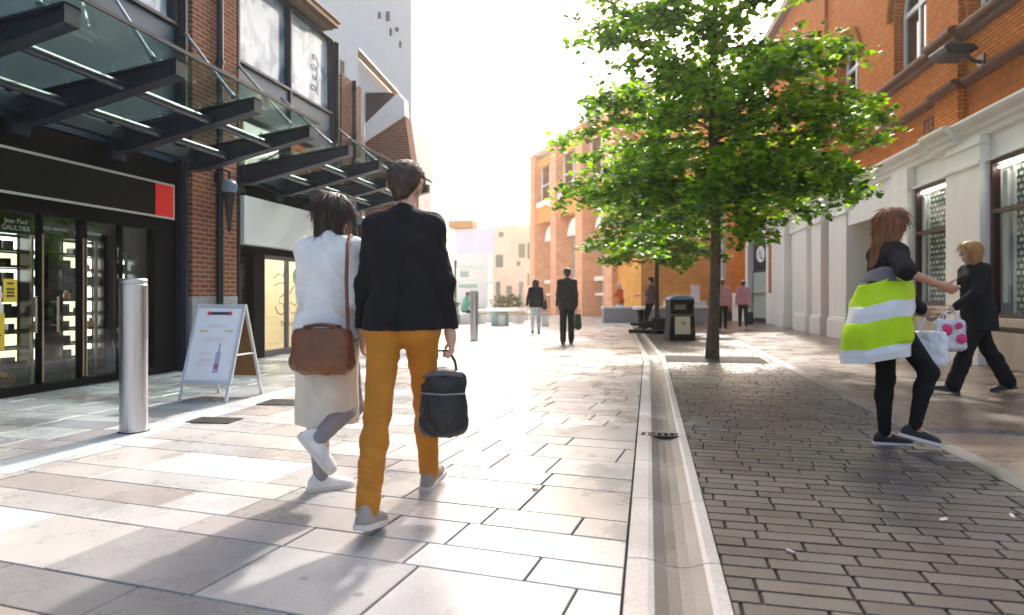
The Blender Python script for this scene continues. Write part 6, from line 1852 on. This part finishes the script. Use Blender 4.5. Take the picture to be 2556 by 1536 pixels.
soft_bag("hand_bag", "black slouchy bag at the jeans wearer's right hip", "bag", wpos(w2, (.27, -.02, 1.28)), .12, .30, .28, .25, M_LEATH, R(8), vox=.018, hr=.010)
C_PINK = fabric("pink_knit", (.66, .34, .38)); C_PINK2 = fabric("rose_blouse", (.60, .27, .33))
P3 = Pose(1.70, lean=2, L=(-10, 6, -6, 1), Rr=(12, 4, 6, 1), aL=(4, 6, 10, 0), aR=(-6, 6, 10, 0))
a3 = person("person in light pink knit and black leggings just right of the near trunk", (2.36, 22.9), R(-2), P3, vox=.014, hair=("short", (.16, .09, .04)), top=dict(name="top", mat=C_PINK, g=.014, hem=-.08), bottom=dict(name="leggings", mat=C_DK, g0=.01, g1=.012), shoes=((.55, .42, .36), (.6, .55, .5)))
soft_bag("hand_bag", "dark grey handbag hanging from the light pink knit wearer's hand", "bag", wpos(a3, P3.J['gripR']), .10, .24, .30, .12, M_LEATH, R(0), vox=.018)
P4 = Pose(1.70, lean=2, L=(12, 4, 6, 1), Rr=(-12, 8, -8, 1), aL=(0, 9, 10, 0), aR=(6, 9, 10, 0))
a4 = person("person in rose blouse with dark bun walking away by the arch building", (3.20, 24.5), R(-4), P4, vox=.014, hair=("bun", (.02, .014, .012)), top=dict(name="blouse", mat=C_PINK2, g=.018, hem=-.05, fl=.015), bottom=dict(name="leggings", mat=C_DK, g0=.008, g1=.010), shoes=((.60, .46, .40), (.6, .55, .5)))
soft_bag("hand_bag", "navy blue bag carried low beside the rose blouse", "bag", wpos(a4, P4.J['gripR']), .26, .16, .42, .20, fabric("navy_canvas", (.012, .022, .07)), R(0), vox=.018)
C_ORANGE = fabric("orange_shirt", (.70, .14, .03)); C_PALE = fabric("pale_trousers", (.66, .68, .70))
P5 = Pose(1.72, lean=4, L=(10, 6, 3, 1), Rr=(-10, 8, -6, 1), aL=(30, 10, 40, 0), aR=(20, 10, 40, 0))
person("person in orange shirt and pale trousers in the distance", (-1.30, 31.2), R(60), P5, vox=.020, hair=("short", (.55, .55, .55)), top=dict(name="shirt", mat=C_ORANGE, g=.03, hem=-.10, sleeve=.9), bottom=dict(mat=C_PALE, g0=.02, g1=.04), shoes=((.4, .4, .4), (.5, .5, .5)))
# busker leaning by the second tree
P6 = Pose(1.76, lean=-5, L=(12, 2, 4, 2), Rr=(16, 4, 4, 2), aL=(25, 8, 70, 20), aR=(20, 8, 75, 30), head=(14, 0))
bk6 = person("person in black trousers leaning back by the second tree", (.02, 22.1), R(75), P6, vox=.018, hair=("short", (.02, .015, .012)), top=dict(name="shirt", mat=fabric("mauve_check", (.22, .13, .14)), g=.02, hem=-.02, sleeve=.9), bottom=dict(mat=C_DK, g0=.014, g1=.02), shoes=((.012, .012, .012), (.03, .03, .03)))
# person in the dark lobby facing the street
P7 = Pose(1.70, lean=0, L=(6, 2, 0, 2), Rr=(-4, 4, -3, 2), aL=(-4, 16, 14, 0), aR=(4, 8, 10, 0))
lob = at_y(896, 715, 18.9)
person("person in black shirt facing the street from the dark lobby", (lob.x, lob.y), R(200), P7, vox=.014, hair=("bob", (.30, .20, .10)), top=dict(name="shirt", mat=fabric("dark_shirt", (.03, .032, .04)), g=.02, hem=-.06, sleeve=1.2), bottom=dict(mat=fabric("dark_navy_trousers", (.018, .022, .03)), g0=.014, g1=.025), shoes=((.012, .012, .012), (.03, .03, .03)))
# seated person in mint jacket by the bicycle
P8 = Pose(1.70, lean=12, L=(80, 85, 0, 4), Rr=(80, 85, 0, 4), aL=(30, 6, 40, 10), aR=(30, 6, 40, 10), head=(5, 0))
s8 = at_g(1119, 781)
st8 = thing("stone_block", "pale stone block seat under the person in mint", "seat", (s8.x, s8.y, 0), R(-60))
mb = MB(); mb.box((-.3, -.3, 0), (.3, .18, .42)); mb.obj("block", M_WSTONE, st8, bevel=.02)
person("person in mint green jacket seated on a stone block by the bicycle", (s8.x, s8.y), R(-60), P8, vox=.018, hair=("short", (.25, .12, .06)), top=dict(mat=fabric("mint_jacket", (.20, .52, .40)), g=.03, hem=-.04), bottom=dict(mat=fabric("dark_jeans", (.04, .05, .06)), g0=.012, g1=.02), shoes=((.1, .1, .1), (.3, .3, .3)))
# ================================================================== the bright haze down the street
hz = MB(); hz.box((-170, -45, -1.2), (170, 270, 34))
m, t, p = nt("haze_air")
t.nodes.remove(p)
pv_ = t.nodes.new("ShaderNodeVolumePrincipled")
pv_.inputs["Color"].default_value = (.97, .97, .97, 1)
pv_.inputs["Density"].default_value = HAZE
pv_.inputs["Anisotropy"].default_value = .8
t.links.new(pv_.outputs[0], t.nodes["Material Output"].inputs["Volume"])
struct(hz.obj("haze", m), "stuff")
